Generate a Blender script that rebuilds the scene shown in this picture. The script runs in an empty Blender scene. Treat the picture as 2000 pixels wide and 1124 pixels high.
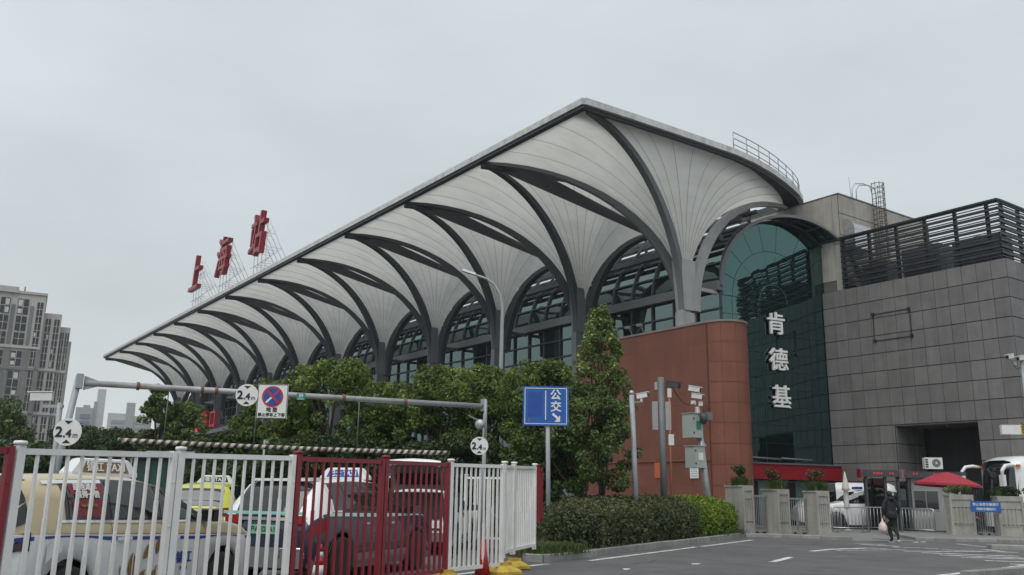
import bpy, bmesh, math, random
import numpy as np
from mathutils import Vector, Matrix
random.seed(7); RNG = np.random.default_rng(7)
PI = math.pi
SC = bpy.context.scene
COL = SC.collection
# ------------------------------------------------------------------ camera
YAW, PITCH, ROLL, EYE = 0.9541, 0.2289, 0.0165, 1.45
cam = bpy.data.cameras.new('camera'); cam_o = bpy.data.objects.new('camera', cam); COL.objects.link(cam_o)
_F = Vector((-math.sin(YAW)*math.cos(PITCH), math.cos(YAW)*math.cos(PITCH), math.sin(PITCH)))
_R0 = Vector((math.cos(YAW), math.sin(YAW), 0)); _U0 = _R0.cross(_F)
_R = _R0*math.cos(ROLL) + _U0*math.sin(ROLL); _U = _U0*math.cos(ROLL) - _R0*math.sin(ROLL)
cam_o.matrix_world = Matrix(((_R.x, _U.x, -_F.x, 0), (_R.y, _U.y, -_F.y, 0), (_R.z, _U.z, -_F.z, EYE), (0, 0, 0, 1)))
cam.sensor_width = 36.0; cam.lens = 36*1724.3/2000; cam.clip_start = 0.1; cam.clip_end = 5000
SC.camera = cam_o
# ------------------------------------------------------------------ world: closed overcast sky
SUN_EL, SUN_AZ = math.radians(58), math.radians(250)
W = bpy.data.worlds.new('World'); SC.world = W; W.use_nodes = True
nt = W.node_tree; nt.nodes.clear()
def wn(t): return nt.nodes.new(t)
out = wn('ShaderNodeOutputWorld'); bg = wn('ShaderNodeBackground'); sky = wn('ShaderNodeTexSky')
sky.sky_type = 'NISHITA'; sky.sun_disc = False; sky.sun_elevation = SUN_EL; sky.sun_rotation = SUN_AZ; sky.dust_density = 4; sky.air_density = 1.5
tc = wn('ShaderNodeTexCoord'); mp = wn('ShaderNodeMapping'); mp.inputs['Scale'].default_value = (1, 1, 2.6)
nz = wn('ShaderNodeTexNoise'); nz.inputs['Scale'].default_value = 1.25; nz.inputs['Detail'].default_value = 6; nz.inputs['Roughness'].default_value = .5
rp = wn('ShaderNodeValToRGB'); rp.color_ramp.elements[0].position = .30; rp.color_ramp.elements[1].position = .72
rp.color_ramp.elements[0].color = (4.55, 5.0, 5.2, 1); rp.color_ramp.elements[1].color = (6.5, 7.1, 7.3, 1)
mx = wn('ShaderNodeMix'); mx.data_type = 'RGBA'; mx.inputs['Factor'].default_value = .93
nt.links.new(tc.outputs['Generated'], mp.inputs['Vector']); nt.links.new(mp.outputs['Vector'], nz.inputs['Vector'])
nt.links.new(nz.outputs['Fac'], rp.inputs['Fac']); nt.links.new(sky.outputs['Color'], mx.inputs['A']); nt.links.new(rp.outputs['Color'], mx.inputs['B'])
nt.links.new(mx.outputs['Result'], bg.inputs['Color']); bg.inputs['Strength'].default_value = .085
nt.links.new(bg.outputs['Background'], out.inputs['Surface'])
# ------------------------------------------------------------------ weak sun behind the cloud
sl = bpy.data.lights.new('sun', 'SUN'); sl.energy = 1.5; sl.angle = math.radians(60); sl.color = (1, .97, .93)
so = bpy.data.objects.new('sun', sl); COL.objects.link(so)
_sd = Vector((0.35, -0.55, 1.0)).normalized()
so.rotation_euler = (-_sd).to_track_quat('-Z', 'Y').to_euler(); so.location = (0, 0, 80)
# ------------------------------------------------------------------ view
SC.view_settings.view_transform = 'Standard'; SC.view_settings.look = 'None'
SC.view_settings.gamma = 1; SC.view_settings.use_curve_mapping = False
SC.view_settings.exposure = 0.5
SC.cycles.max_bounces = 8; SC.cycles.transparent_max_bounces = 8; SC.cycles.use_denoising = True
# ------------------------------------------------------------------ helpers
RD = Vector((math.cos(YAW), math.sin(YAW), 0)); FD = Vector((-math.sin(YAW), math.cos(YAW), 0))
def S(lat, dep, z=0.0):
    """street frame: metres across and along the street, measured from the near kerb corner"""
    v = RD*lat + FD*dep; return Vector((v.x, v.y, z))
def SA(a): return YAW + a            # angle in the street frame (0 = along 'lat')
def V(*a): return Vector(a)
class MB:
    def __init__(s): s.v = []; s.f = []; s.m = []; s.sm = []
    def add(s, vs, fs, m=0, smooth=False):
        b = len(s.v); s.v += [tuple(p) for p in vs]
        for f in fs: s.f.append(tuple(b+i for i in f)); s.m.append(m); s.sm.append(smooth)
        return s
    def box(s, c, d, rz=0.0, m=0, rot=None, taper=None):
        hx, hy, hz = d[0]/2, d[1]/2, d[2]/2; vs = []
        R = rot if rot is not None else Matrix.Rotation(rz, 3, 'Z')
        for z in (-hz, hz):
            k = taper if (taper and z > 0) else 1.0
            for x, y in ((-hx, -hy), (hx, -hy), (hx, hy), (-hx, hy)):
                vs.append(Vector(c) + R @ Vector((x*k, y*k, z)))
        return s.add(vs, [(3, 2, 1, 0), (4, 5, 6, 7), (0, 1, 5, 4), (1, 2, 6, 5), (2, 3, 7, 6), (3, 0, 4, 7)], m)
    def b2(s, p0, p1, m=0):
        p0 = Vector(p0); p1 = Vector(p1); c = (p0+p1)/2; d = p1-p0
        return s.box(c, (abs(d.x), abs(d.y), abs(d.z)), 0, m)
    def bar(s, a, b, w, h, m=0, up=(0, 0, 1)):
        a = Vector(a); b = Vector(b); t = (b-a); L = t.length; t = t/L; u = Vector(up)
        x = t.cross(u)
        if x.length < 1e-4: x = t.cross(Vector((1, 0, 0)))
        x.normalize(); u = x.cross(t)
        vs = [p + x*sx*w/2 + u*su*h/2 for p in (a, b) for sx, su in ((-1, -1), (1, -1), (1, 1), (-1, 1))]
        return s.add(vs, [(3, 2, 1, 0), (4, 5, 6, 7), (0, 1, 5, 4), (1, 2, 6, 5), (2, 3, 7, 6), (3, 0, 4, 7)], m)
    def sweep(s, path, w, h, side=None, m=0, cap=True, smooth=False):
        n = len(path); P = [Vector(p) for p in path]; vs = []
        for i in range(n):
            t = (P[min(i+1, n-1)] - P[max(i-1, 0)]).normalized()
            x = Vector(side) if side is not None else t.cross(Vector((0, 0, 1))).normalized()
            u = x.cross(t).normalized()
            ww = w[i] if isinstance(w, (list, tuple)) else w; hh = h[i] if isinstance(h, (list, tuple)) else h
            for sx, su in ((-1, -1), (1, -1), (1, 1), (-1, 1)): vs.append(P[i] + x*sx*ww/2 + u*su*hh/2)
        fs = []
        for i in range(n-1):
            for k in range(4): a = i*4+k; b = i*4+(k+1) % 4; fs.append((a, b, b+4, a+4))
        if cap: fs += [(3, 2, 1, 0), tuple((n-1)*4+k for k in range(4))]
        return s.add(vs, fs, m, smooth)
    def tube(s, path, r, n=8, m=0, cap=True, smooth=True):
        P = [Vector(p) for p in path]; k = len(P); vs = []; px = None
        for i in range(k):
            t = (P[min(i+1, k-1)] - P[max(i-1, 0)]).normalized()
            x = t.cross(Vector((0, 0, 1))) if px is None else px - t*px.dot(t)
            if x.length < 1e-4: x = t.cross(Vector((1, 0, 0)))
            x.normalize(); px = x; y = t.cross(x)
            rr = r[i] if isinstance(r, (list, tuple)) else r
            for j in range(n): a = 2*PI*j/n; vs.append(P[i] + x*math.cos(a)*rr + y*math.sin(a)*rr)
        fs = [(i*n+j, i*n+(j+1) % n, (i+1)*n+(j+1) % n, (i+1)*n+j) for i in range(k-1) for j in range(n)]
        s.add(vs, fs, m, smooth)
        if cap: b = len(s.v)-k*n; s.f += [tuple(b+j for j in reversed(range(n))), tuple(b+(k-1)*n+j for j in range(n))]; s.m += [m, m]; s.sm += [False, False]
        return s
    def lathe(s, prof, n=16, c=(0, 0, 0), m=0, smooth=True, axis='z'):
        vs = []
        for r, z in prof:
            for j in range(n):
                a = 2*PI*j/n; p = (r*math.cos(a), r*math.sin(a), z)
                if axis == 'y': p = (p[0], p[2], p[1])
                if axis == 'x': p = (p[2], p[0], p[1])
                vs.append(Vector(c)+Vector(p))
        k = len(prof); fs = [(i*n+j, i*n+(j+1) % n, (i+1)*n+(j+1) % n, (i+1)*n+j) for i in range(k-1) for j in range(n)]
        s.add(vs, fs, m, smooth); b = len(s.v)-k*n
        s.f += [tuple(b+j for j in reversed(range(n))), tuple(b+(k-1)*n+j for j in range(n))]; s.m += [m, m]; s.sm += [False, False]
        return s
    def prism(s, poly, off, m=0):
        n = len(poly); off = Vector(off); vs = [Vector(p) for p in poly] + [Vector(p)+off for p in poly]
        fs = [tuple(reversed(range(n))), tuple(range(n, 2*n))] + [(i, (i+1) % n, n+(i+1) % n, n+i) for i in range(n)]
        return s.add(vs, fs, m)
    def grid(s, rows, m=0, smooth=True, closed=False):
        k = len(rows); n = len(rows[0]); vs = [p for r in rows for p in r]; fs = []
        for i in range(k-1):
            for j in range(n if closed else n-1): fs.append((i*n+j, i*n+(j+1) % n, (i+1)*n+(j+1) % n, (i+1)*n+j))
        return s.add(vs, fs, m, smooth)
    def mesh(s, name, base=None):
        me = bpy.data.meshes.new(name); vs = s.v
        if base is not None: vs = [(x-base[0], y-base[1], z-base[2]) for x, y, z in vs]
        me.from_pydata(vs, [], s.f); me.polygons.foreach_set('material_index', s.m); me.polygons.foreach_set('use_smooth', s.sm); me.update()
        return me
    def build(s, name, mats, parent=None, world=True):
        """links the collected faces as one mesh object; world=True: vertices are in world metres"""
        base = parent_world(parent) if (parent is not None and world) else None
        me = s.mesh(name, base)
        for mm in (mats if isinstance(mats, (list, tuple)) else [mats]): me.materials.append(mm)
        return link(name, me, parent)
def parent_world(p):
    l = Vector(p.location)
    while p.parent: p = p.parent; l += Vector(p.location)
    return l
def link(name, me, parent=None, loc=None, rz=None):
    o = bpy.data.objects.new(name, me); COL.objects.link(o)
    if parent is not None: o.parent = parent
    if loc is not None: o.location = loc
    if rz is not None: o.rotation_euler = (0, 0, rz)
    return o
def tag(o, label=None, cat=None, group=None, kind=None):
    if label: o['label'] = label
    if cat: o['category'] = cat
    if group: o['group'] = group
    if kind: o['kind'] = kind
    return o
def thing(name, label, cat, loc=(0, 0, 0), rz=0.0, group=None):
    o = bpy.data.objects.new(name, None); COL.objects.link(o); o.location = loc; o.rotation_euler = (0, 0, rz); o.empty_display_size = .3
    return tag(o, label, cat, group)
def structure(o): o['kind'] = 'structure'; return o
def copy_tree(o, parent=None):
    c = o.copy(); COL.objects.link(c); c.parent = parent
    for ch in list(o.children): copy_tree(ch, c)
    return c
def text_mesh(body, size, extrude=0.0, bold=0.0, align='CENTER'):
    """letters as a mesh; bold lettering is the outline swollen by staggered copies"""
    if bold:
        src = text_mesh(body, size, extrude, 0.0, align); mb = MB(); n = len(src.vertices); vs = [tuple(v.co) for v in src.vertices]; fs = [tuple(p.vertices) for p in src.polygons]; b = bold*.8
        for k, (dx, dy) in enumerate(((0, 0), (b, 0), (-b, 0), (0, b), (0, -b), (b*.7, b*.7), (-b*.7, b*.7), (b*.7, -b*.7), (-b*.7, -b*.7))):
            mb.add([(x+dx, y+dy, z*(1+.012*k)+.0002*k) for x, y, z in vs], fs)
        me = mb.mesh('letters'); bpy.data.meshes.remove(src); return me
    c = bpy.data.curves.new('txt', 'FONT'); c.body = body; c.size = size; c.extrude = extrude
    c.align_x = align; c.align_y = 'CENTER'; c.resolution_u = 3
    o = bpy.data.objects.new('txt', c)
    me = bpy.data.meshes.new_from_object(o)
    assert len(me.polygons), body
    bpy.data.objects.remove(o); return me
def text(name, body, size, mat, parent, loc, rot=(PI/2, 0, 0), extrude=.002, bold=0.0, sx=1.0):
    me = text_mesh(body, size, extrude, bold); me.materials.clear(); me.materials.append(mat)
    o = link(name, me, parent, loc); o.rotation_euler = rot; o.scale = (sx, 1, 1); return o
# ------------------------------------------------------------------ materials
MATS = {}
def M(name, col, rough=.6, metal=0.0, var=.12, scale=2.0, bump=0.0, bscale=30.0, rnd=0.0, streak=0.0, spec=.5, dirt=None, wave=None, emit=0.0):
    m = bpy.data.materials.new(name); m.use_nodes = True; t = m.node_tree; N = t.nodes; L = t.links
    b = N['Principled BSDF']; b.inputs['Roughness'].default_value = rough; b.inputs['Metallic'].default_value = metal
    b.inputs['Specular IOR Level'].default_value = spec
    g = N.new('ShaderNodeNewGeometry'); c = None
    col = tuple(col)+(1,)
    val = None
    def mul(a, bb):
        q = N.new('ShaderNodeMath'); q.operation = 'MULTIPLY'
        L.new(a, q.inputs[0]); L.new(bb, q.inputs[1]); return q.outputs[0]
    def noise(sc, lo, hi, vec=None, detail=5):
        n = N.new('ShaderNodeTexNoise'); n.inputs['Scale'].default_value = sc; n.inputs['Detail'].default_value = detail
        L.new(vec or g.outputs['Position'], n.inputs['Vector'])
        r = N.new('ShaderNodeMapRange'); r.inputs[1].default_value = .3; r.inputs[2].default_value = .7; r.inputs[3].default_value = lo; r.inputs[4].default_value = hi
        L.new(n.outputs['Fac'], r.inputs[0]); return r.outputs[0]
    if var: val = noise(scale, 1-var, 1+var)
    if var: val = mul(val, noise(scale*9, 1-var*.5, 1+var*.5))
    if streak:
        mpn = N.new('ShaderNodeMapping'); mpn.inputs['Scale'].default_value = (1, 1, .06); L.new(g.outputs['Position'], mpn.inputs['Vector'])
        s_ = noise(3.2, 1-streak, 1+streak*.35, mpn.outputs['Vector']); val = mul(val, s_) if val else s_
    if rnd:
        oi = N.new('ShaderNodeObjectInfo'); r = N.new('ShaderNodeMapRange'); r.inputs[3].default_value = 1-rnd; r.inputs[4].default_value = 1+rnd
        L.new(oi.outputs['Random'], r.inputs[0]); val = mul(val, r.outputs[0]) if val else r.outputs[0]
    if val:
        h = N.new('ShaderNodeVectorMath'); h.operation = 'SCALE'; h.inputs[0].default_value = col[:3]; L.new(val, h.inputs['Scale']); cs = h.outputs[0]
        if dirt:
            dc, amt, dsc = dirt; x = N.new('ShaderNodeMix'); x.data_type = 'RGBA'; L.new(cs, x.inputs['A']); x.inputs['B'].default_value = tuple(dc)+(1,)
            L.new(noise(dsc, -amt*.6, amt), x.inputs['Factor']); cs = x.outputs['Result']
        L.new(cs, b.inputs['Base Color'])
    else: b.inputs['Base Color'].default_value = col
    if bump:
        n = N.new('ShaderNodeTexNoise'); n.inputs['Scale'].default_value = bscale; n.inputs['Detail'].default_value = 4; L.new(g.outputs['Position'], n.inputs['Vector'])
        bp = N.new('ShaderNodeBump'); bp.inputs['Strength'].default_value = bump; bp.inputs['Distance'].default_value = .02
        L.new(n.outputs['Fac'], bp.inputs['Height']); L.new(bp.outputs['Normal'], b.inputs['Normal'])
    if wave:
        wv = N.new('ShaderNodeTexWave'); wv.inputs['Scale'].default_value = wave[0]; wv.bands_direction = wave[1]; L.new(g.outputs['Position'], wv.inputs['Vector'])
        bp = N.new('ShaderNodeBump'); bp.inputs['Strength'].default_value = wave[2]; bp.inputs['Distance'].default_value = .02
        L.new(wv.outputs['Fac'], bp.inputs['Height']); L.new(bp.outputs['Normal'], b.inputs['Normal'])
    if emit: b.inputs['Emission Color'].default_value = col; b.inputs['Emission Strength'].default_value = emit
    MATS[name] = m; return m
def glass(name, body, tint, fac=.55, rough=.03, wavy=.05, wscale=.6, rnd=0.0):
    """coated facade glass: dark body behind a tinted mirror-like coating"""
    m = bpy.data.materials.new(name); m.use_nodes = True; t = m.node_tree; N = t.nodes; L = t.links
    o = N['Material Output']; N.remove(N['Principled BSDF'])
    d = N.new('ShaderNodeBsdfDiffuse'); d.inputs['Color'].default_value = tuple(body)+(1,)
    gl = N.new('ShaderNodeBsdfGlossy'); gl.inputs['Color'].default_value = tuple(tint)+(1,); gl.inputs['Roughness'].default_value = rough
    fr = N.new('ShaderNodeLayerWeight'); fr.inputs['Blend'].default_value = .35
    mr = N.new('ShaderNodeMapRange'); mr.inputs[3].default_value = fac*.75; mr.inputs[4].default_value = min(1, fac*1.6); L.new(fr.outputs['Facing'], mr.inputs[0])
    x = N.new('ShaderNodeMixShader'); L.new(mr.outputs[0], x.inputs['Fac']); L.new(d.outputs[0], x.inputs[1]); L.new(gl.outputs[0], x.inputs[2]); L.new(x.outputs[0], o.inputs['Surface'])
    if wavy:
        g = N.new('ShaderNodeNewGeometry'); n = N.new('ShaderNodeTexNoise'); n.inputs['Scale'].default_value = wscale; n.inputs['Detail'].default_value = 1; L.new(g.outputs['Position'], n.inputs['Vector'])
        bp = N.new('ShaderNodeBump'); bp.inputs['Strength'].default_value = wavy; bp.inputs['Distance'].default_value = .1; L.new(n.outputs['Fac'], bp.inputs['Height']); L.new(bp.outputs['Normal'], gl.inputs['Normal'])
    return m
def leafmat(name, c0, c1, scale=1.2, c2=None, trans=.25):
    m = bpy.data.materials.new(name); m.use_nodes = True; t = m.node_tree; N = t.nodes; L = t.links
    o = N['Material Output']; b = N['Principled BSDF']; b.inputs['Roughness'].default_value = .55; b.inputs['Specular IOR Level'].default_value = .35
    at = N.new('ShaderNodeAttribute'); at.attribute_name = 'tint'; at.attribute_type = 'GEOMETRY'
    g = N.new('ShaderNodeNewGeometry'); n = N.new('ShaderNodeTexNoise'); n.inputs['Scale'].default_value = scale; n.inputs['Detail'].default_value = 3; L.new(g.outputs['Position'], n.inputs['Vector'])
    ad = N.new('ShaderNodeMath'); ad.operation = 'ADD'; L.new(at.outputs['Fac'], ad.inputs[0]); L.new(n.outputs['Fac'], ad.inputs[1])
    mr = N.new('ShaderNodeMapRange'); mr.inputs[1].default_value = .55; mr.inputs[2].default_value = 1.45; L.new(ad.outputs[0], mr.inputs[0])
    r = N.new('ShaderNodeValToRGB'); r.color_ramp.elements[0].color = tuple(c0)+(1,); r.color_ramp.elements[1].color = tuple(c1)+(1,)
    if c2: e = r.color_ramp.elements.new(.85); e.color = tuple(c1)+(1,); r.color_ramp.elements[2].color = tuple(c2)+(1,)
    L.new(mr.outputs[0], r.inputs['Fac']); L.new(r.outputs['Color'], b.inputs['Base Color'])
    tr = N.new('ShaderNodeBsdfTranslucent'); L.new(r.outputs['Color'], tr.inputs['Color'])
    x = N.new('ShaderNodeMixShader'); x.inputs['Fac'].default_value = trans; L.new(b.outputs[0], x.inputs[1]); L.new(tr.outputs[0], x.inputs[2]); L.new(x.outputs[0], o.inputs['Surface'])
    return m
asphalt = M('asphalt', (.108, .109, .113), .8, var=.22, scale=.22, bump=.5, bscale=160, dirt=((.055, .055, .057), .55, .9))
concrete = M('concrete', (.33, .32, .295), .85, var=.14, scale=1.2, bump=.25, bscale=60, streak=.22)
kerb_m = M('kerb stone', (.24, .235, .225), .85, var=.18, scale=2.5, bump=.3, bscale=70, rnd=.14)
paving = M('paving', (.19, .19, .185), .85, var=.14, scale=1.0, bump=.3, bscale=60)
roadpaint = M('road paint', (.62, .62, .6), .75, var=.15, scale=3, dirt=((.1, .1, .1), .75, 5))
soil = M('soil', (.09, .065, .045), .95, var=.3, scale=4, bump=.6, bscale=40)
steel_dark = M('dark painted steel', (.052, .057, .064), .5, var=.1, scale=1, spec=.4)
steel_mid = M('grey painted steel', (.135, .14, .147), .5, var=.08, scale=1)
steel_light = M('pale painted steel', (.33, .335, .335), .5, var=.08, scale=1, streak=.1)
galv = M('galvanised steel', (.36, .37, .38), .42, .55, var=.12, scale=4)
grey_pole = M('grey pole paint', (.3, .32, .34), .5, .1, var=.1, scale=3)
dark_pole = M('dark pole paint', (.13, .14, .145), .55, .1, var=.12, scale=3)
stainless = M('stainless', (.52, .53, .54), .28, .9, var=.06, scale=5)
fascia_m = M('fascia panel', (.56, .565, .555), .5, var=.07, scale=1.2, streak=.16, rnd=.05, dirt=((.16, .13, .1), .35, 2.0))
stone_g = M('grey stone', (.160, .152, .150), .62, var=.12, scale=1.3, rnd=.10, streak=.14, bump=.05, bscale=80)
stone_l = M('pale stone', (.36, .34, .31), .7, var=.10, scale=1.4, rnd=.06, streak=.22, bump=.06)
stone_back = M('joint shadow gap', (.02, .02, .02), .9, var=0)
terracotta = M('rust red cladding', (.165, .055, .033), .62, var=.10, scale=.9, rnd=.05, streak=.13, wave=(3.2, 'X', .25))
terracotta_c = M('rust red curved cladding', (.18, .061, .037), .62, var=.10, scale=.9, rnd=.06, streak=.1)
orange_m = M('orange panel', (.46, .10, .035), .6, var=.06)
white_paint = M('white paint', (.66, .655, .64), .42, var=.05, scale=3, rnd=.05, streak=.06)
white_fence = M('white fence paint', (.70, .69, .675), .45, var=.07, scale=4, rnd=.05)
red_fence = M('dark red fence paint', (.20, .012, .022), .42, var=.1, scale=4, rnd=.05)
yellow_m = M('yellow barrier paint', (.50, .34, .04), .6, var=.2, scale=5, bump=.15, bscale=50, dirt=((.12, .09, .04), .6, 6))
black_m = M('black rubber', (.016, .016, .017), .7, var=.1, scale=6)
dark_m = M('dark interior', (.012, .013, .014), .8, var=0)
sign_white = M('sign white', (.68, .68, .66), .5, var=.05, scale=6)
sign_blue = M('sign blue', (.012, .095, .36), .45, var=.08, scale=5)
sign_blue2 = M('sign deep blue', (.01, .06, .3), .45, var=.08, scale=5)
sign_red = M('sign red', (.42, .03, .03), .5, var=.06, scale=5)
ink = M('ink black', (.012, .012, .014), .6, var=0)
sign_green = M('sign green', (.01, .19, .14), .5, var=.05)
letter_red = M('roof letter red', (.24, .010, .022), .35, var=.12, scale=1.5)
letter_white = M('letter white', (.75, .75, .74), .4, var=.03, scale=3)
brand_red = M('red fascia board', (.24, .004, .014), .4, var=.15, scale=.8)
wood_bark = M('bark', (.075, .06, .048), .9, var=.25, scale=6, bump=.6, bscale=30)
teal_glass = glass('teal coated glass', (.006, .013, .015), (.20, .35, .335), .56, .02, .06, 1.1)
vault_glass = glass('vault glass', (.012, .018, .019), (.34, .45, .44), .42, .03, .04, .7)
vault_upper = glass('upper vault glass', (.018, .021, .022), (.26, .29, .29), .2, .12, .03, .7)
car_glass = glass('car window glass', (.012, .013, .014), (.6, .62, .63), .16, .03, 0)
roof_dull = M('dull roof sheet', (.085, .082, .078), .6, var=.12, scale=1, rnd=.1)
# ================================================================== GROUND
def sheet(name, pts, z, mat):
    mb = MB(); mb.add([(p[0], p[1], z) for p in pts], [tuple(range(len(pts)))]); o = mb.build(name, mat); return structure(o)
def ring_ground():
    mb = MB(); n = 24; R = [0, 30, 80, 200, 520]
    vs = []; fs = []
    c = S(0, 20)
    for r in R:
        for j in range(n): a = 2*PI*j/n; vs.append((c.x+r*math.cos(a), c.y+r*math.sin(a), 0))
    for i in range(len(R)-1):
        for j in range(n): fs.append((i*n+j, i*n+(j+1) % n, (i+1)*n+(j+1) % n, (i+1)*n+j))
    mb.add(vs, fs); return mb
structure(ring_ground().build('ground', asphalt))
# planting bed with its kerb stones
KP = [(.40, 20.9), (.42, 20.15), (.78, 20.0), (1.28, 20.75), (2.12, 22.3), (3.6, 24.95), (5.2, 27.7), (7.0, 30.9), (8.75, 34.0)]
bed = [S(*p) for p in KP] + [S(9.3, 37.5), S(5.5, 41.5), S(-3, 40.5), S(-2.2, 27)]
o = MB(); o.prism([(p.x, p.y, 0) for p in bed], (0, 0, .13)); structure(o.build('planting_bed', soil))
def kerb_run(name, pts, h, w, step=.8, z0=0.0):
    root = tag(bpy.data.objects.new(name, None), kind='structure'); COL.objects.link(root)
    for a, b in zip(pts[:-1], pts[1:]):
        a = Vector(a); b = Vector(b); L = (b-a).length; n = max(1, round(L/step)); d = (b-a)/n; ang = math.atan2(d.y, d.x)
        for k in range(n):
            c = a + d*(k+.5); mb = MB(); l = d.length-.014; t = .02
            mb.add([(-l/2, -w/2, z0), (l/2, -w/2, z0), (l/2, w/2, z0), (-l/2, w/2, z0), (-l/2, -w/2, h-t), (l/2, -w/2, h-t), (l/2, w/2, h-t), (-l/2, w/2, h-t), (-l/2+t*.4, -w/2+t, h), (l/2-t*.4, -w/2+t, h), (l/2-t*.4, w/2-t, h), (-l/2+t*.4, w/2-t, h)],
                   [(3, 2, 1, 0), (0, 1, 5, 4), (1, 2, 6, 5), (2, 3, 7, 6), (3, 0, 4, 7), (4, 5, 9, 8), (5, 6, 10, 9), (6, 7, 11, 10), (7, 4, 8, 11), (8, 9, 10, 11)])
            ob = mb.build('kerb_stone', kerb_m, None, False); ob.parent = root; ob.location = (c.x, c.y, random.uniform(-.008, .004)); ob.rotation_euler = (0, random.uniform(-.006, .006), ang)
    return root
kerb_run('planting_bed_kerb', [S(*p) for p in KP], .17, .13)
# pavement in front of the gate pillars
pv = [S(8.85, 34.1), S(9.6, 34.35), S(11.4, 33.45), S(12.3, 33.3), S(12.35, 38), S(9.2, 38.5)]
o = MB(); o.prism([(p.x, p.y, 0) for p in pv], (0, 0, .11)); structure(o.build('gate_pavement', paving))
pv2 = [S(14.9, 33.5), S(16.2, 33.35), S(17.6, 33.1), S(20.5, 32.4), S(23, 36), S(20, 39.5), S(15.7, 38)]
o = MB(); o.prism([(p.x, p.y, 0) for p in pv2], (0, 0, .11)); structure(o.build('right_pavement', paving))
kerb_run('gate_kerb', [S(8.8, 34.0), S(9.6, 34.2), S(11.4, 33.3), S(12.4, 32.9)], .13, .15)
kerb_run('right_kerb', [S(14.8, 33.3), S(16.2, 33.2), S(17.6, 32.95), S(20.5, 32.25)], .13, .15)
drv = [S(12.3, 32.5), S(14.9, 33.0), S(15.9, 39), S(17, 46), S(13, 46), S(12.4, 38)]
structure(sheet('driveway', drv, .004, paving))
yard = [S(13, 46.1), S(17, 46.1), S(15.9, 39.6), S(20, 39.7), S(26, 36.5), S(34, 46), S(28, 58), S(12, 56), S(9.5, 44)]
structure(sheet('yard_paving', yard, .008, paving))
# painted lines
def paint(name, a, b, w, z=.004, w2=None):
    a = S(*a); b = S(*b); t = (b-a).normalized(); n = Vector((-t.y, t.x, 0)); w2 = w2 or w
    mb = MB(); k = 8; rows = []
    for i in range(k+1):
        p = a.lerp(b, i/k); ww = (w+(w2-w)*i/k)/2
        rows.append([(p.x+n.x*ww*random.uniform(.93, 1.04), p.y+n.y*ww*random.uniform(.93, 1.04), z), (p.x-n.x*ww, p.y-n.y*ww, z)])
    mb.grid(rows, smooth=False); return structure(mb.build(name, roadpaint))
paint('edge_line', (1.84, 20.7), (5.5, 26.85), .15); paint('edge_line', (5.72, 27.15), (8.5, 31.85), .15)
paint('edge_line', (-1.1, 16.4), (-.2, 18.0), .16); paint('edge_line', (.3, 18.75), (.86, 19.55), .15)
paint('edge_line', (8.55, 18.25), (12.6, 21.95), .17)
paint('lane_dash', (6.08, 21.2), (7.1, 23.05), .17)
for i, (a, b, w) in enumerate([((11.46, 26.56), (13.9, 26.88), .2), ((11.65, 25.88), (13.9, 24.96), .22), ((11.75, 24.99), (13.7, 24.1), .22), ((11.9, 24.12), (13.5, 23.7), .2),
        ((11.89, 22.91), (13.2, 22.6), .2), ((11.91, 21.82), (12.9, 21.4), .2), ((8.5, 25.68), (9.44, 26.8), .2), ((9.44, 26.8), (10.9, 27.8), .26), ((10.9, 27.8), (11.4, 27.6), .2), ((9.4, 26.25), (11.77, 27.2), .13),
        ((11.46, 29.8), (12.42, 29.1), .24), ((11.46, 30.36), (12.36, 29.97), .16), ((12.0, 28.6), (13.2, 28.14), .22), ((15.37, 31.4), (15.4, 29.2), .14), ((14.54, 28.02), (14.61, 27.06), .2), ((13.0, 27.5), (14.8, 26.6), .2)]):
    paint('hatch_line', a, b, w, .004+.0004*i)
kerb_run('island_kerb', [S(15.0, 28.6), S(18, 28.2)], .14, .5, .9)
kerb_run('near_kerb', [S(8.9, 18.0), S(10.6, 19.2), S(13.2, 21.6)], .12, .16)
crack_m = M('road crack', (.035, .035, .036), .9, var=0)
for k, pts in enumerate((((7.6, 20.2), (8.4, 20.4), (9.3, 20.3), (10.1, 20.7)), ((5.0, 18.6), (6.1, 18.9), (7.0, 18.7)), ((7.2, 22.3), (8.6, 22.9), (9.8, 22.7), (10.9, 23.2)), ((2.2, 19.3), (3.1, 20.4), (3.6, 21.6)), ((9.0, 29.6), (10.2, 30.6), (11.0, 31.9)))):
    fine = []
    for a, b in zip(pts[:-1], pts[1:]):
        for q in range(6): fine.append((a[0]+(b[0]-a[0])*q/6+random.uniform(-.05, .05), a[1]+(b[1]-a[1])*q/6+random.uniform(-.06, .06)))
    rows = [[(S(x-.012, y).x, S(x-.012, y).y, .0045), (S(x+.014, y+.01).x, S(x+.014, y+.01).y, .0045)] for x, y in fine]
    structure(MB().grid(rows, smooth=False).build('road_crack', crack_m))
patch_m = M('newer asphalt', (.096, .097, .101), .85, var=.15, scale=1.2, bump=.5, bscale=160)
for k, q in enumerate(([(3.2, 17.5), (6.4, 18.0), (6.7, 20.2), (3.9, 19.8)], [(9.4, 23.6), (11.2, 24.0), (11.0, 25.4), (9.2, 25.1)])): structure(sheet('asphalt_patch', [S(*p_) for p_ in q], .0022+.0004*k, patch_m))
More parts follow.
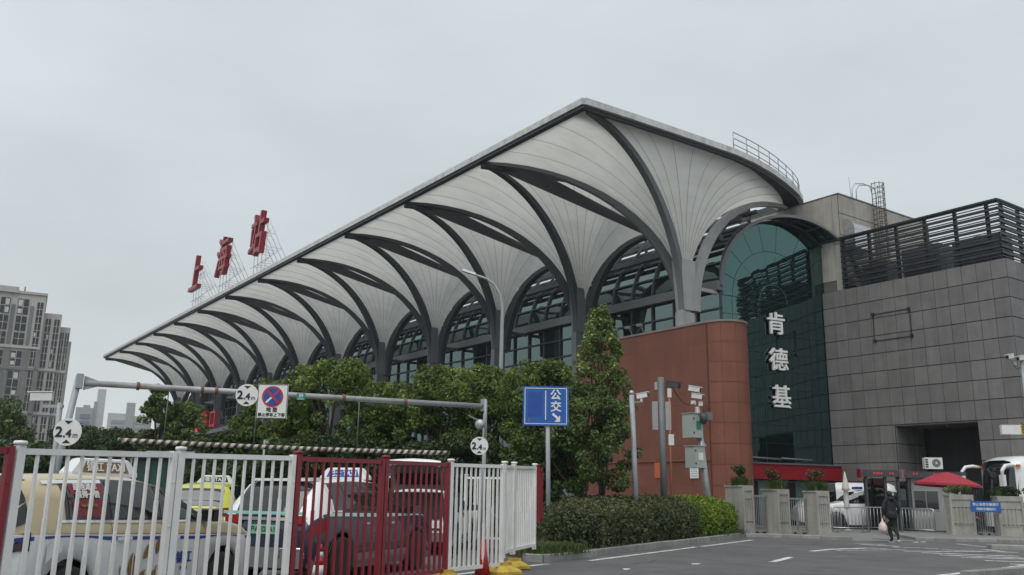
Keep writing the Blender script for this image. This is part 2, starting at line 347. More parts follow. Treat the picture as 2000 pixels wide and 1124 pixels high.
# bits of litter and a manhole
for k, (la, de) in enumerate([(2.35, 18.4), (4.1, 20.1), (14.6, 32.2), (14.2, 31.9)]):
    mb = MB(); a = random.uniform(0, 3); c = S(la, de, .012)
    mb.box(c, (.16, .08, .016), a); mb.box(c+V(.06, .03, .01), (.07, .06, .01), a+.7)
    tag(mb.build('litter', sign_white), ['scrap of white paper on the asphalt before the hedge', 'small white paper scrap farther along the hedge', 'white scrap lying by the right kerb end', 'torn white scrap beside the driveway mouth'][k], 'litter')
mb = MB(); c = S(14.2, 34.0, .012); mb.box(c, (1.1, .7, .016), SA(.15)); tag(mb.build('manhole_cover', steel_mid), 'grey rectangular manhole cover in the driveway beside the person', 'manhole cover')

# ================================================================== CANOPY
ZS = 11.3; NB = 12; BAY = 9.0
def T(i): return Vector((-30.6-BAY*i, 25.9, 19.62))
def CC(i): return Vector((-33.1-BAY*i, 35.2, 0))
def KX(i): return (-33.1-BAY*i + -33.1-BAY*(i-1))/2          # x half way between column i and i-1
def ell(P, c, zs, n, t0=0.0, t1=PI/2):
    o = []
    for k in range(n+1):
        t = t0+(t1-t0)*k/n; s_ = math.sin(t)
        o.append(Vector((P.x+(c.x-P.x)*s_, P.y+(c.y-P.y)*s_, zs+(P.z-zs)*math.cos(t))))
    return o
mem = bpy.data.materials.new('white membrane'); mem.use_nodes = True
def _mem():
    t = mem.node_tree; N = t.nodes; L = t.links; o = N['Material Output']; b = N['Principled BSDF']
    g = N.new('ShaderNodeNewGeometry'); mp_ = N.new('ShaderNodeMapping'); mp_.inputs['Scale'].default_value = (.55, .14, .5); mp_.inputs['Rotation'].default_value = (0, 0, .5)
    L.new(g.outputs['Position'], mp_.inputs['Vector'])
    n = N.new('ShaderNodeTexNoise'); n.inputs['Scale'].default_value = 2.4; n.inputs['Detail'].default_value = 8; n.inputs['Roughness'].default_value = .62; L.new(mp_.outputs['Vector'], n.inputs['Vector'])
    r = N.new('ShaderNodeValToRGB'); r.color_ramp.elements[0].position = .33; r.color_ramp.elements[1].position = .6
    r.color_ramp.elements[0].color = (.67, .66, .625, 1); r.color_ramp.elements[1].color = (.76, .75, .715, 1)
    L.new(n.outputs['Fac'], r.inputs['Fac']); L.new(r.outputs['Color'], b.inputs['Base Color']); b.inputs['Roughness'].default_value = .65
    tr = N.new('ShaderNodeBsdfTranslucent'); L.new(r.outputs['Color'], tr.inputs['Color'])
    x = N.new('ShaderNodeMixShader'); x.inputs['Fac'].default_value = .46; L.new(b.outputs[0], x.inputs[1]); L.new(tr.outputs[0], x.inputs[2]); L.new(x.outputs[0], o.inputs['Surface'])
_mem()
seam_m = M('seam', (.3, .295, .275), .8, var=0)
canopy = thing('station_canopy', 'long white membrane canopy on dark curved ribs with fan shaped funnels', 'canopy', (-84, 35.2, 0))
def arcpts(pts, n):
    L = [0]
    for a, b in zip(pts[:-1], pts[1:]): L.append(L[-1]+(b-a).length)
    o = []
    for k in range(n+1):
        d = L[-1]*k/n; j = max(i for i in range(len(L)) if L[i] <= d+1e-9); j = min(j, len(pts)-2)
        o.append(pts[j].lerp(pts[j+1], (d-L[j])/max(1e-9, L[j+1]-L[j])))
    return o
ENDP = [V(-30.5, 25.9, 19.62), V(-30.38, 31.9, 19.62), V(-30.4, 36.25, 19.62), V(-30.75, 38.6, 19.62), V(-31.25, 40.6, 19.62), V(-31.95, 42.9, 19.62), V(-32.5, 44.2, 19.6), V(-33.2, 44.9, 19.5), V(-34.2, 45.0, 19.3)]
ENDO = [V(-30.3, 25.6, 0), V(-30.22, 29, 0), V(-30.2, 32, 0), V(-30.22, 36.4, 0), V(-30.45, 38.3, 0), V(-30.85, 40.2, 0), V(-31.3, 41.8, 0), V(-31.8, 43.3, 0), V(-32.3, 44.6, 0), V(-32.8, 45.6, 0), V(-33.4, 46.5, 0), V(-34.2, 47.1, 0), V(-35.4, 47.4, 0), V(-38, 47.5, 0)]
TM = math.radians(75)
def fan(i, pts, ngore, mat, name, seams=True, lift=.12, t0=.0, TM=TM):
    bp = arcpts(pts, ngore); c = CC(i)
    for k in range(ngore):
        sub = [bp[k].lerp(bp[k+1], q/3) for q in range(4)]
        rows = [[p+V(0, 0, lift) for p in ell(s_, c, ZS, 12, t0, TM)] for s_ in sub]
        # tensioned cloth: every gore hangs a little between its seams
        for q in (1, 2):
            for r_, p in enumerate(rows[q]): rows[q][r_] = p + V(0, 0, .05*math.sin(PI*r_/12))
        MB().grid(rows).build(name, mat, canopy)
    if seams:
        mb = MB()
        for k in range(1, ngore): mb.tube([p+V(0, 0, lift-.03) for p in ell(bp[k], c, ZS, 12, t0, TM)], .010, 4, cap=False)
        mb.build('seam', seam_m, canopy)
for i in range(NB):
    c = CC(i); Ti, Tn = T(i), T(i+1)
    fan(i, [Tn, Ti], 4 if i < 8 else 3, mem, 'membrane_panel')
    if i == 0: fan(i, ENDP, 11, mem, 'membrane_panel')
    else:
        kx = KX(i); fan(i, [Ti, V(kx+.4, 34.9, 19.5), V(kx+.5, 36.0, 18.6), V(kx+.45, 36.6, 16.95)], 9 if i < 8 else 5, mem, 'membrane_panel')
    kx = KX(i+1); fan(i, [V(kx, 36.5, 16.9), V(kx+.1, 35.2, 18.9), V(kx+.25, 34.0, 19.5), Tn], 1, steel_mid, 'soffit_panel', False, .06, 0, .26)
    # ribs; each runs from the eave down to the foot of its column
    cm = [steel_mid if i == 0 else steel_dark, steel_light if i == 0 else steel_mid]
    def rib(name, P, off, w, h, mat, zs=ZS):
        e = Vector((c.x+off[0], c.y+off[1], 0)); path = ell(P, e, zs, 22); path[-1].z = zs
        side = Vector((-(e.y-P.y), e.x-P.x, 0)).normalized(); n = len(path)
        ws = [w]*n; hs = [h*(.42+.58*min(1, k/(n*.6))) for k in range(n)]
        return MB().sweep(path, ws, hs, side).build(name, mat, canopy)
    rib('rib', Ti+V(-.1 if i else .0, .22, .06), (.05, -.28), .34, .5, cm[0])
    rib('rib', Tn+V(.1, .22, .06), (-.30, -.06), .36, .56, cm[0])
    # clustered column below the springing
    col = MB(); col.box((c.x+.05, c.y-.28, ZS/2), (.42, .62, ZS)); col.box((c.x-.30, c.y-.05, ZS/2), (.5, .5, ZS)); col.box((c.x+.02, c.y+.12, ZS/2-.05), (.55, .4, ZS-.1)); co = col.build('column', cm[1], canopy)
    hd = MB(); hd.add([(c.x-.34, c.y-.42, ZS), (c.x+.32, c.y-.45, ZS), (c.x+.34, c.y+.34, ZS), (c.x-.3, c.y+.34, ZS), (c.x-.42, c.y-.62, 14.15), (c.x+.3, c.y-.62, 14.15), (c.x+.32, c.y+.5, 14.15), (c.x-.36, c.y+.5, 14.15)],
           [(0, 1, 5, 4), (1, 2, 6, 5), (2, 3, 7, 6), (3, 0, 4, 7), (4, 5, 6, 7)]); hd.build('capital', cm[1], canopy)
    # arch ribs at the back, springing to both sides
    if i == 0: rib('back_arch', V(-33.6, 45.0, 19.35), (.26, .42), .34, .5, steel_light)
    else: rib('back_arch', V(KX(i), 36.55, 16.75), (.28, .40), .5, .45, steel_dark)
    rib('back_arch', V(KX(i+1), 36.55, 16.75), (-.28, .40), .5, .45, steel_dark)
    MB().box((c.x+.25, (c.y+.5+37.4)/2, 12.62), (.2, 37.4-c.y-.5, .2)).build('bracket', steel_light if i == 0 else steel_dark, canopy)
    if i == 1: MB().tube([(c.x+.45, c.y+.2, 12.2), (c.x+.75, c.y+1.0, 11.2), (c.x+.9, 37.0, 10.5)], .17, 10).build('strut', steel_mid, canopy)
for i in range(1, NB+1):
    kx = KX(i) if i < NB else KX(NB)+.0
    t_ = T(i); rb = MB(); rb.sweep([t_+V(.05, -.1, -.06), V(kx+.25, 34.6, 19.5), V(kx+.1, 36.1, 18.7)], .42, .34); rb.build('ridge_beam', steel_dark, canopy)
# eave: dark gutter beam and pale fascia, one panel for each bay
for i in range(NB):
    a, b = T(i), T(i+1)
    x0, x1 = (-30.3 if i == 0 else a.x-.012), (b.x+.012 if i < NB-1 else b.x-.2)
    MB().b2((x0, 25.45, 19.80), (x1, 25.66, 20.12)).build('fascia_panel', fascia_m, canopy)
    MB().b2((a.x+.25 if i == 0 else a.x, 25.54, 19.64), (b.x, 25.85, 19.795)).build('gutter_beam', steel_dark, canopy)
    MB().b2((a.x+.2 if i == 0 else a.x, 25.67, 19.9), (b.x, 26.0, 20.04)).build('roof_ledge', fascia_m, canopy)
oz = [p+V(0, 0, 19.96) for p in ENDO]
for k in range(len(oz)-1):
    a, b = oz[k], oz[k+1]
    MB().sweep([a, b], .2, .34).build('fascia_panel', fascia_m, canopy)
def inset(pts, d):
    o_ = []
    for k, p in enumerate(pts):
        t = (pts[min(k+1, len(pts)-1)]-pts[max(k-1, 0)]).normalized(); n = Vector((-t.y, t.x, 0)); o_.append(p+n*d)
    return o_
iw = inset(ENDO, .0); lo = []
wid = [.2, .2, .2, .22, .28, .5, .6, .75, .95, 1.2, 1.5, 1.7, 1.8, 1.8]
n_ = len(ENDO); rows = [[], [], [], []]
for k in range(n_):
    p = ENDO[k]; t = (ENDO[min(k+1, n_-1)]-ENDO[max(k-1, 0)]).normalized(); n = Vector((-t.y, t.x, 0)); q = p+n*wid[k]; p = p+n*.1
    rows[0].append((p.x, p.y, 19.80)); rows[1].append((p.x, p.y, 19.6)); rows[2].append((q.x, q.y, 19.56)); rows[3].append((q.x, q.y, 20.05))
MB().grid(rows, smooth=False).build('gutter_beam', steel_dark, canopy)
rows = []
for k in range(n_):
    p = ENDO[k]; t = (ENDO[min(k+1, n_-1)]-ENDO[max(k-1, 0)]).normalized(); n = Vector((-t.y, t.x, 0)); rows.append([(p.x+n.x*.08, p.y+n.y*.08, 20.1), (p.x+n.x*1.3, p.y+n.y*1.3, 20.1)])
MB().grid(rows, smooth=False).build('roof_ledge', fascia_m, canopy)
# railing on the rounded end
rail = thing('roof_railing', 'pale steel guard railing along the rounded end of the canopy roof', 'railing', (-31.2, 41, 20.3))
rp_ = arcpts([p+V(0, 0, 20.12) for p in inset(ENDO[3:11], .12)], 8)
for zz in (.36, .72, 1.08): MB().tube([p+V(0, 0, zz) for p in rp_], .028, 6).build('rail', galv, rail)
for p in rp_: MB().tube([p, p+V(0, 0, 1.1)], .03, 6).build('post', galv, rail)

# ================================================================== GLASS HALL (vault)
YV, ZV, RV = 37.5, 13.0, 4.5; XV0 = -32.55; XV1 = CC(NB-1).x-4.5
hall = thing('station_hall', 'barrel vaulted glass station hall behind the canopy columns', 'station building', (-85, 40, 0))
def sec(a, off=0.0): return (YV+RV-(RV+off)*math.cos(a), ZV+(RV+off)*math.sin(a))
rowsz = [('v', z) for z in (2.3, 4.6, 6.9, 9.2)] + [('v', 9.7), ('v', 10.6), ('v', 11.75), ('v', 12.72), ('v', 13.3)]
ang = [math.asin(.3/RV), math.radians(18.8), math.radians(35.3), math.radians(50), math.radians(64), math.radians(78), math.radians(90)]
cells = [(('z', a), ('z', b)) for a, b in ((0.3, 2.3), (2.35, 4.6), (4.65, 6.9), (6.95, 9.2), (9.72, 10.57), (10.63, 11.72), (11.78, 12.70))] + [(('a', a), ('a', b)) for a, b in zip(ang[:-1], ang[1:])]
def pt(k, off=0.0):
    if k[0] == 'z': return (YV-off, k[1])
    return sec(k[1], off)
far_vs, far_fs = MB(), MB()
PW = BAY/5
ncol = int(round((XV0-XV1)/PW))
pane_cache = {}
for r, (k0, k1) in enumerate(cells):
    up = r >= 9
    mat = vault_glass if not up else vault_upper
    if r >= 11: mat = roof_dull
    for j in range(ncol):
        x0 = XV0-.1-PW*j-.04; x1 = x0-PW+.08
        sub = [k0] if k0[0] == 'z' else [('a', k0[1]+(k1[1]-k0[1])*q/2) for q in range(2)]
        sub = sub+[k1]
        if j < 25 and r >= 3:
            key = r
            if key not in pane_cache:
                mb = MB(); rows = []
                for k in sub: y, z = pt(k, -.06); rows.append([(0, y-YV, z), (-(PW-.08), y-YV, z)])
                mb.grid(rows, smooth=True); me = mb.mesh('pane'); me.materials.append(mat); pane_cache[key] = me
            o = link('pane', pane_cache[key], hall, Vector((x0, YV, 0))-Vector(hall.location))
            o.rotation_euler = (0, random.uniform(-.004, .004), random.uniform(-.006, .006))
        else:
            rows = [[(x0, *pt(k, -.06)), (x1, *pt(k, -.06))] for k in sub]
            (far_fs if r < 9 else far_vs).grid(rows, smooth=True)
tag(far_fs.build('pane', vault_glass, hall), kind='stuff'); tag(far_vs.build('pane', vault_upper, hall), kind='stuff')
prof = [(YV, 0), (YV, ZV)] + [sec(a) for a in np.linspace(.1, PI/2, 10)]
mull = MB(); mull.sweep([(0, y-YV, z) for y, z in prof], .09, .16, (1, 0, 0)); mull_me = mull.mesh('mullion'); mull_me.materials.append(steel_dark)
for j in range(ncol+1):
    link('mullion', mull_me, hall, Vector((XV0-.1-PW*j, YV, 0))-Vector(hall.location))
for k in [('z', 2.32), ('z', 4.62), ('z', 6.92), ('z', 10.6), ('z', 11.75)]+[('a', a) for a in ang[1:-1]]:
    y, z = pt(k, .01); MB().b2((XV0, y-.06, z-.045), (XV1, y+.05, z+.045)).build('transom', steel_dark, hall)
for z0, z1, d in ((12.74, 13.26, .34), (9.24, 9.66, .3), (.02, .3, .1)): MB().b2((XV0, YV-d, z0), (XV1, YV+.1, z1)).build('spandrel_band', steel_mid if z0 > 12 else steel_dark, hall)
MB().b2((XV0-.2, 37.75, 15.75), (XV1, 38.05, 16.1)).build('truss_chord', steel_dark, hall)
MB().b2((XV0+.4, 38.9, 17.0), (XV1, 39.1, 17.2)).build('truss_chord', steel_dark, hall)
MB().b2((XV0+.4, 40.3, 17.75), (XV1, 40.5, 17.95)).build('truss_chord', steel_dark, hall)
for j in range(0, ncol, 1):
    x = XV0-.6-PW*j; mb = MB(); mb.bar((x, 37.9, 15.9), (x, 39.0, 17.1), .08, .14); mb.bar((x, 39.0, 17.1), (x, 40.4, 17.85), .08, .14)
    if j < 40: mb.build('strut', steel_dark, hall)
for zz in (17.15, 17.95, 18.75): MB().b2((XV0-1.2, 41.6, zz), (XV1, 41.7, zz+.66)).build('clerestory_panel', roof_dull, hall)
for j in range(0, ncol, 5): MB().b2((XV0-1.3-PW*j, 41.72, 17), (XV0-1.42-PW*j, 41.9, 19.5)).build('clerestory_post', steel_dark, hall)
rows = [[(XV0, *sec(a)), (XV1, *sec(a))] for a in np.linspace(PI/2, PI, 9)]; rows.append([(XV0, YV+2*RV, 0), (XV1, YV+2*RV, 0)])
MB().grid(rows).build('rear_roof', roof_dull, hall)
MB().b2((XV0-1.5, YV+.7, 0), (XV1+1, YV+.75, 12.9)).build('dark_backing', dark_m, hall)  # dark hall interior painted as one near-black sheet behind the glass
fl = MB(); fl.add([(XV1, YV, 0), (XV1, YV+2*RV, 0), (XV1, YV+2*RV, ZV)]+[(XV1, *sec(a)) for a in np.linspace(PI, 0, 13)], [tuple(range(16))]); fl.build('end_wall', steel_dark, hall)
MB().tube([(-38.78, 33.6, 0), (-38.78, 33.6, 9.3)], .12, 10).build('downpipe', galv, hall)

# ================================================================== ARCHED GLASS END WALL with shop letters
GL, GR = V(-32.65, 37.55, 0), V(-31.22, 44.82, 0)
ge = (GR-GL).normalized(); gn = Vector((ge.y, -ge.x, 0)).normalized()       # facing the street
WG = (GR-GL).length
def gp(s_, z, off=0.0): p = GL+ge*s_+gn*off; return Vector((p.x, p.y, z))
endw = thing('arched_glass_wall', 'tall dark teal glass wall with arched fan top at the end of the hall', 'glass wall', GL)
sY = lambda y: (y-37.55)/ge.y
cols = [0.02, sY(38.25), sY(40.2), sY(42.2), sY(44.1), WG-.03]
zr = [2.35]+[2.35+ (12.48-2.35)*k/10 for k in range(1, 11)]
def gpane(poly):
    cx = sum(p[0] for p in poly)/len(poly); cz = sum(p[1] for p in poly)/len(poly)
    tilt = random.uniform(-.006, .006), random.uniform(-.006, .006); g_ = .018; vs = []
    for s_, z in poly:
        d = math.hypot(s_-cx, z-cz); k = max(0, (d-g_*1.25)/d); s2 = cx+(s_-cx)*k; z2 = cz+(z-cz)*k
        vs.append(gp(s2, z2, .03+tilt[0]*(s2-cx)+tilt[1]*(z2-cz)))
    n = len(vs); b = [p-gn*.025 for p in vs]
    mb = MB(); mb.add(vs+b, [tuple(range(n))]+[(i, (i+1) % n, n+(i+1) % n, n+i) for i in range(n)]); return mb.build('pane', teal_glass, endw)
for a, b in zip(cols[:-1], cols[1:]):
    for z0, z1 in zip(zr[:-1], zr[1:]): gpane([(a, z0), (b, z0), (b, z1), (a, z1)])
fc = sY(41.2); hc = sY(YV+RV); HR = RV+.02
def hood_r(th):      # distance from the fan centre to the vault outline in direction th
    dx, dz = math.cos(th), math.sin(th); ox, oz_ = fc-hc, 12.5-ZV
    rr = HR-.05; bb = ox*dx+oz_*dz; c_ = ox*ox+oz_*oz_-rr*rr; return -bb+math.sqrt(max(0, bb*bb-c_))
sp = [0, 17, 39, 62, 84, 101, 118, 138, 160, 180]
def P2(r, th): return (fc+r*math.cos(th), 12.5+r*math.sin(th))
gpane([P2(.98, math.radians(a)) for a in range(0, 181, 15)])
for a, b in zip(sp[:-1], sp[1:]):
    th = [math.radians(a+(b-a)*q/4) for q in range(5)]
    gpane([P2(1.0, t) for t in th]+[P2(2.95, t) for t in reversed(th)])
    outer = [P2(hood_r(t), t) for t in th]; outer = [(min(max(s_, .02), WG+1.2), z) for s_, z in outer]
    gpane([P2(2.95, t) for t in th]+list(reversed(outer)))
joint = M('pale glazing joint', (.16, .2, .2), .5, var=0)
bk = MB(); bk.prism([gp(0, .1, -.02), gp(WG-.04, .1, -.02), gp(WG-.04, 12.5, -.02)]+[gp(*P2(hood_r(math.radians(a)), math.radians(a)), -.02) for a in range(0, 181, 10)]+[gp(0, 12.5, -.02)], -gn*.1); bk.build('glazing_frame', joint, endw)
# vault hood standing proud of the wall
def hx(y): return -32.5+(y-37.5)*.35
def gx(y): return GL.x+(y-GL.y)*(ge.x/ge.y)-.08
NH = 11
for k in range(NH):
    a0, a1 = PI*.035+PI*(.945)*k/NH, PI*.035+PI*(.945)*(k+1)/NH
    th = [a0+.012+(a1-a0-.024)*q/3 for q in range(4)]
    for f0, f1 in ((.0, .5), (.52, 1.0)):
        rows = []
        for t in th:
            y, z = sec(t, .02); xa, xb = gx(y), hx(y); rows.append([(xa+(xb-xa)*f0, y, z), (xa+(xb-xa)*f1, y, z)])
        MB().grid(rows).build('hood_pane', teal_glass, endw)
for k in range(NH+1):
    t = PI*.035+PI*.945*k/NH; y, z = sec(t, .03); MB().bar((gx(y), y, z), (hx(y), y, z), .1, .14, up=(0, math.cos(t), -math.sin(t))).build('hood_rib', steel_dark, endw)
MB().sweep([(hx(sec(t)[0]), *sec(t, .05)) for t in np.linspace(0, PI, 40)], .14, .16, (1, 0, 0)).build('hood_rim', steel_mid, endw)
MB().sweep([((gx(sec(t)[0])+hx(sec(t)[0]))/2, *sec(t, .04)) for t in np.linspace(0.05, PI-.05, 40)], .05, .08, (1, 0, 0)).build('hood_rim', steel_dark, endw)
MB().sweep([(gx(sec(t)[0])+.12, *sec(t, -.1)) for t in np.linspace(0.0, PI-.0, 40)], .1, .1, (1, 0, 0)).build('hood_rim', steel_dark, endw)
hb = MB(); hb.b2((-30.9, 45.25, 13.6), (-29.35, 46.9, 14.1)); hb.build('hood_seat', stone_l, endw)
# ground floor under the glass
for k, (a, b, mt) in enumerate(((.1, 1.3, 'g'), (1.35, 1.9, 'd'), (1.95, 3.6, 'g'), (3.65, 4.5, 'd'), (4.55, 6.2, 'g'), (6.25, 7.5, 'd'))):
    mb = MB(); mb.prism([gp(a, .05, .02), gp(b, .05, .02), gp(b, 2.3, .02), gp(a, 2.3, .02)], gn*.04); mb.build('dark_opening' if mt == 'd' else 'shop_window', MATS['dark interior'] if mt == 'd' else M('pale frosted glass', (.13, .2, .2), .3, var=.08), endw)  # the dark openings are painted as flat near-black panels
rb = thing('red_fascia_board', 'long plain red shop fascia board below the dark glass wall', 'fascia board', gp(.6, 2.4))
mb = MB(); mb.prism([gp(.3, 2.42, .35), gp(WG+.35, 2.42, .35), gp(WG+.35, 3.22, .35), gp(.3, 3.22, .35)], gn*.25); mb.build('board', brand_red, rb)
mb = MB(); mb.prism([gp(.3, 3.225, .1), gp(WG+.0, 3.225, .1), gp(WG+.0, 3.29, .1), gp(.3, 3.29, .1)], gn*.6); mb.build('capping', steel_mid, rb)
for a, b in ((1.0, 3.2), (3.25, 5.4)):
    aw = thing('awning_bar', 'thin grey folding awning bar %s below the glass wall' % ('nearer the rust red wall' if a < 2 else 'nearer the grey stone wall'), 'awning', gp(a, 3.45))
    mb = MB(); mb.tube([gp(a, 3.55, .5), gp(b, 3.5, .55)], .05, 8); mb.build('roller', steel_mid, aw)
    mb = MB(); mb.bar(gp(a+.1, 3.5, .08), gp(a+.1, 3.53, .55), .04, .05); mb.build('arm', steel_dark, aw)
    mb = MB(); mb.bar(gp(b-.1, 3.5, .08), gp(b-.1, 3.5, .55), .04, .05); mb.build('arm', steel_dark, aw)
ea = math.atan2(ge.y, ge.x)
for ch, s_, z, lb in (('肯', 3.62, 11.08, 'topmost of the three white letters on the glass wall'), ('德', 3.68, 9.0, 'middle one of the three white letters on the glass wall'), ('基', 3.74, 6.9, 'lowest of the three white letters on the glass wall')):
    t_ = thing('channel_letter', lb, 'sign letter', gp(s_, z, .0), ea, 'white letters on the glass wall')
    text('letter_face', ch, 1.36, letter_white, t_, (0, -.22, -.02), extrude=.06, bold=.022)
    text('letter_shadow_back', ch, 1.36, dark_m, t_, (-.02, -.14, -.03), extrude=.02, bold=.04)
    for q in (-.3, .3): MB().bar((q, -.02, .1), (q, -.16, .1), .03, .03).build('standoff', dark_m, t_, False)
    if ch == '基': MB().lathe([(.05, -.015), (.05, .015)], 12, (.62, -.2, -.5), axis='y').build('mark', letter_white, t_, False)

MB().b2((-32.3, 44.95, 0), (-31.05, 46.2, 13.3)).build('corner_filler', dark_m, endw)
# ================================================================== RUST RED ANNEX
red = thing('rust_red_annex', 'rust red metal clad block with rounded corner in front of the hall', 'building', (-33, 33, 0))
HRd = 9.74; RC = 1.15; XC = -28.8
zc = [0.02+ (HRd-.12)*k/10 for k in range(11)]
pw = (XC-(-38.45))/8
for k in range(8):
    for j in range(10):
        me = None
        x0 = -38.45+pw*k; MB().b2((x0+.002, 32.0, zc[j]+.002), (x0+pw-.002, 32.04, zc[j+1]-.002)).build('cladding_panel', terracotta, red)
for k in range(5):
    for j in range(10):
        rows = []
        for q in range(5):
            a = -PI/2 + PI*(k+(q/4*.985+.0075))/5; rows.append([(XC+RC*math.cos(a), 32+RC+RC*math.sin(a), zc[j]+.008), (XC+RC*math.cos(a), 32+RC+RC*math.sin(a), zc[j+1]-.008)])
        MB().grid(rows).build('cladding_panel', terracotta_c, red)
def nose(e, z): return [(XC+(RC+e)*math.cos(a), 32+RC+(RC+e)*math.sin(a), z) for a in np.linspace(-PI/2, PI/2, 15)]
core = MB(); core.prism([(-38.42, 34.24, 0), (-38.42, 32.06, 0)]+nose(-.06, 0), (0, 0, HRd-.12)); core.build('core', terracotta_c, red)
cp = MB(); cp.prism([(-38.5, 34.35, HRd-.1), (-38.5, 31.95, HRd-.1)]+nose(.05, HRd-.1), (0, 0, .1)); cp.build('coping', M('annex coping', (.2, .16, .14), .6), red)
MB().b2((-38.45, 31.93, 3.08), (XC, 31.985, 3.14)).build('conduit', terracotta_c, red)
MB().b2((XC-.03, 31.96, 0), (XC+.02, 31.995, HRd-.15)).build('vertical_joint', M('dark rust joint', (.09, .03, .02), .7), red)
MB().b2((-32.5, 31.95, 2.3), (-31.92, 31.99, 3.06)).build('patch_panel', orange_m, red)
nb = thing('notice', 'white paper notice on the rust red wall behind the tree trunk', 'notice', (-36.56, 31.96, 2.3)); MB().b2((-36.85, 31.94, 2.29), (-36.28, 31.97, 2.79)).build('sheet', sign_white, nb)
for q in range(3): MB().b2((-36.78, 31.935, 2.4+.12*q), (-36.4, 31.942, 2.43+.12*q)).build('print_line', steel_light, nb)
nb = thing('notice', 'white printed notice on the rust red wall beside the leaning camera pole', 'notice', (-29.85, 31.96, 2.3)); MB().b2((-30.11, 31.94, 2.28), (-29.58, 31.97, 2.82)).build('sheet', sign_white, nb)
for q in range(4): MB().b2((-30.05, 31.935, 2.36+.11*q), (-29.64, 31.942, 2.41+.11*q)).build('print_line', M('faint blue print', (.4, .46, .55), .6, var=0), nb)
for k, (x, lb) in enumerate(((-35.6, 'left'), (-34.6, 'middle'), (-33.7, 'right'))):
    t_ = thing('floodlight', '%s one of three small floodlights on the top edge of the red annex' % lb, 'floodlight', (x, 32.6, HRd)); MB().tube([(x, 32.6, HRd), (x, 32.5, HRd+.25), (x+.3, 32.0, HRd+.45)], .03, 6).build('arm', galv, t_); MB().box((x+.36, 31.9, HRd+.42), (.3, .2, .14), .4).build('head', steel_mid, t_)
# ================================================================== GREY STONE BUILDING
grey = thing('stone_clad_building', 'dark grey stone clad building with a vehicle portal at the right', 'building', (-25.7, 45, 0))
GX0, GX1, GY, GH = -31.16, -20.5, 44.8, 13.34
nc = 14; cw = (GX1-GX0)/nc; chh = GH/13.4; rowz = [GH-chh*k for k in range(14)]; rowz[-1] = 0.02
OP = (-27.2, -22.72, 5.36)
panel_cache = {}
def stone(x0, x1, z0, z1, y=None, mat=stone_g, face='y', parent=None):
    parent = parent or grey; key = (round(x1-x0, 3), round(z1-z0, 3), face, mat.name)
    if key not in panel_cache:
        mb = MB(); w, h = x1-x0-.011, z1-z0-.03; b = .01; t = .03
        vs = [(-w/2, 0, -h/2), (w/2, 0, -h/2), (w/2, 0, h/2), (-w/2, 0, h/2), (-w/2+b, -t, -h/2+b), (w/2-b, -t, -h/2+b), (w/2-b, -t, h/2-b), (-w/2+b, -t, h/2-b)]
        mb.add(vs, [(4, 5, 6, 7), (0, 1, 5, 4), (1, 2, 6, 5), (2, 3, 7, 6), (3, 0, 4, 7)]); me = mb.mesh('stone_panel'); me.materials.append(mat); panel_cache[key] = me
    o = bpy.data.objects.new('stone_panel', panel_cache[key]); COL.objects.link(o); o.parent = parent
    return o
def put(o, p, rz=0.0):
    o.location = Vector(p)-Vector(o.parent.location); o.rotation_euler = (random.uniform(-.003, .003), 0, rz+random.uniform(-.003, .003))
for k in range(13):
    z1, z0 = rowz[k], rowz[k+1]
    for j in range(nc):
        x0, x1 = GX0+cw*j, GX0+cw*(j+1)
        if z0 < OP[2]-.2 and x1 > OP[0]+.05 and x0 < OP[1]-.05:
            if x0 < OP[0]-.05: x1 = OP[0]
            elif x1 > OP[1]+.05: x0 = OP[1]
            else: continue
        put(stone(x0, x1, z0, z1), ((x0+x1)/2, GY, (z0+z1)/2))
    for j in range(8):      # side face turning away
        put(stone(0, .98, z0, z1), (GX1, GY+.02+.98*(j+.5), (z0+z1)/2), PI/2)
    for j in range(3):      # left jamb of the portal
        if z1 < OP[2]+.3: put(stone(0, .9, z0, min(z1, OP[2])), (OP[0], GY+.05+.9*(j+.5), (z0+min(z1, OP[2]))/2), PI/2)
bb = MB(); e_ = .006
bb.b2((GX0+.03, GY+.004, OP[2]+.02), (GX1-.004, GY+8, GH)); bb.b2((GX0+.03, GY+.004, 0), (OP[0]-.03, GY+8, OP[2]+.019)); bb.b2((OP[1]+.004, GY+.004, 0), (GX1-.004, GY+8, OP[2]+.019))
bb.build('wall_core', stone_back, grey)
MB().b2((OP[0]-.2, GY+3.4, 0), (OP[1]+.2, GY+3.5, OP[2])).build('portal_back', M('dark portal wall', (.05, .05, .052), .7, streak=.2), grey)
MB().b2((OP[0], GY+.03, OP[2]-.05), (OP[1], GY+3.4, OP[2]+.01)).build('portal_ceiling', stone_g, grey)
pl = MB(); pl.lathe([(.09, -.03), (.09, .03)], 10, (-24.9, GY+1.2, OP[2]-.08)); pl.build('ceiling_lamp', steel_light, grey)
# old sign frame on the wall
fr = thing('old_sign_frame', 'thin dark empty rectangular sign frame left on the grey stone wall', 'sign frame', (-26.86, GY-.05, 10.8))
for a, b in (((-27.95, 11.57), (-25.75, 11.57)), ((-25.75, 11.57), (-25.75, 10.06)), ((-25.75, 10.06), (-27.97, 10.06)), ((-27.97, 10.06), (-27.95, 11.57))):
    MB().bar((a[0], GY-.06, a[1]), (b[0], GY-.06, b[1]), .03, .035).build('frame_bar', ink, fr)
for x, z in ((-27.95, 11.57), (-25.8, 11.57), (-25.75, 10.08), (-27.93, 10.06)): MB().box((x, GY-.09, z), (.16, .1, .14)).build('cleat', ink, fr)
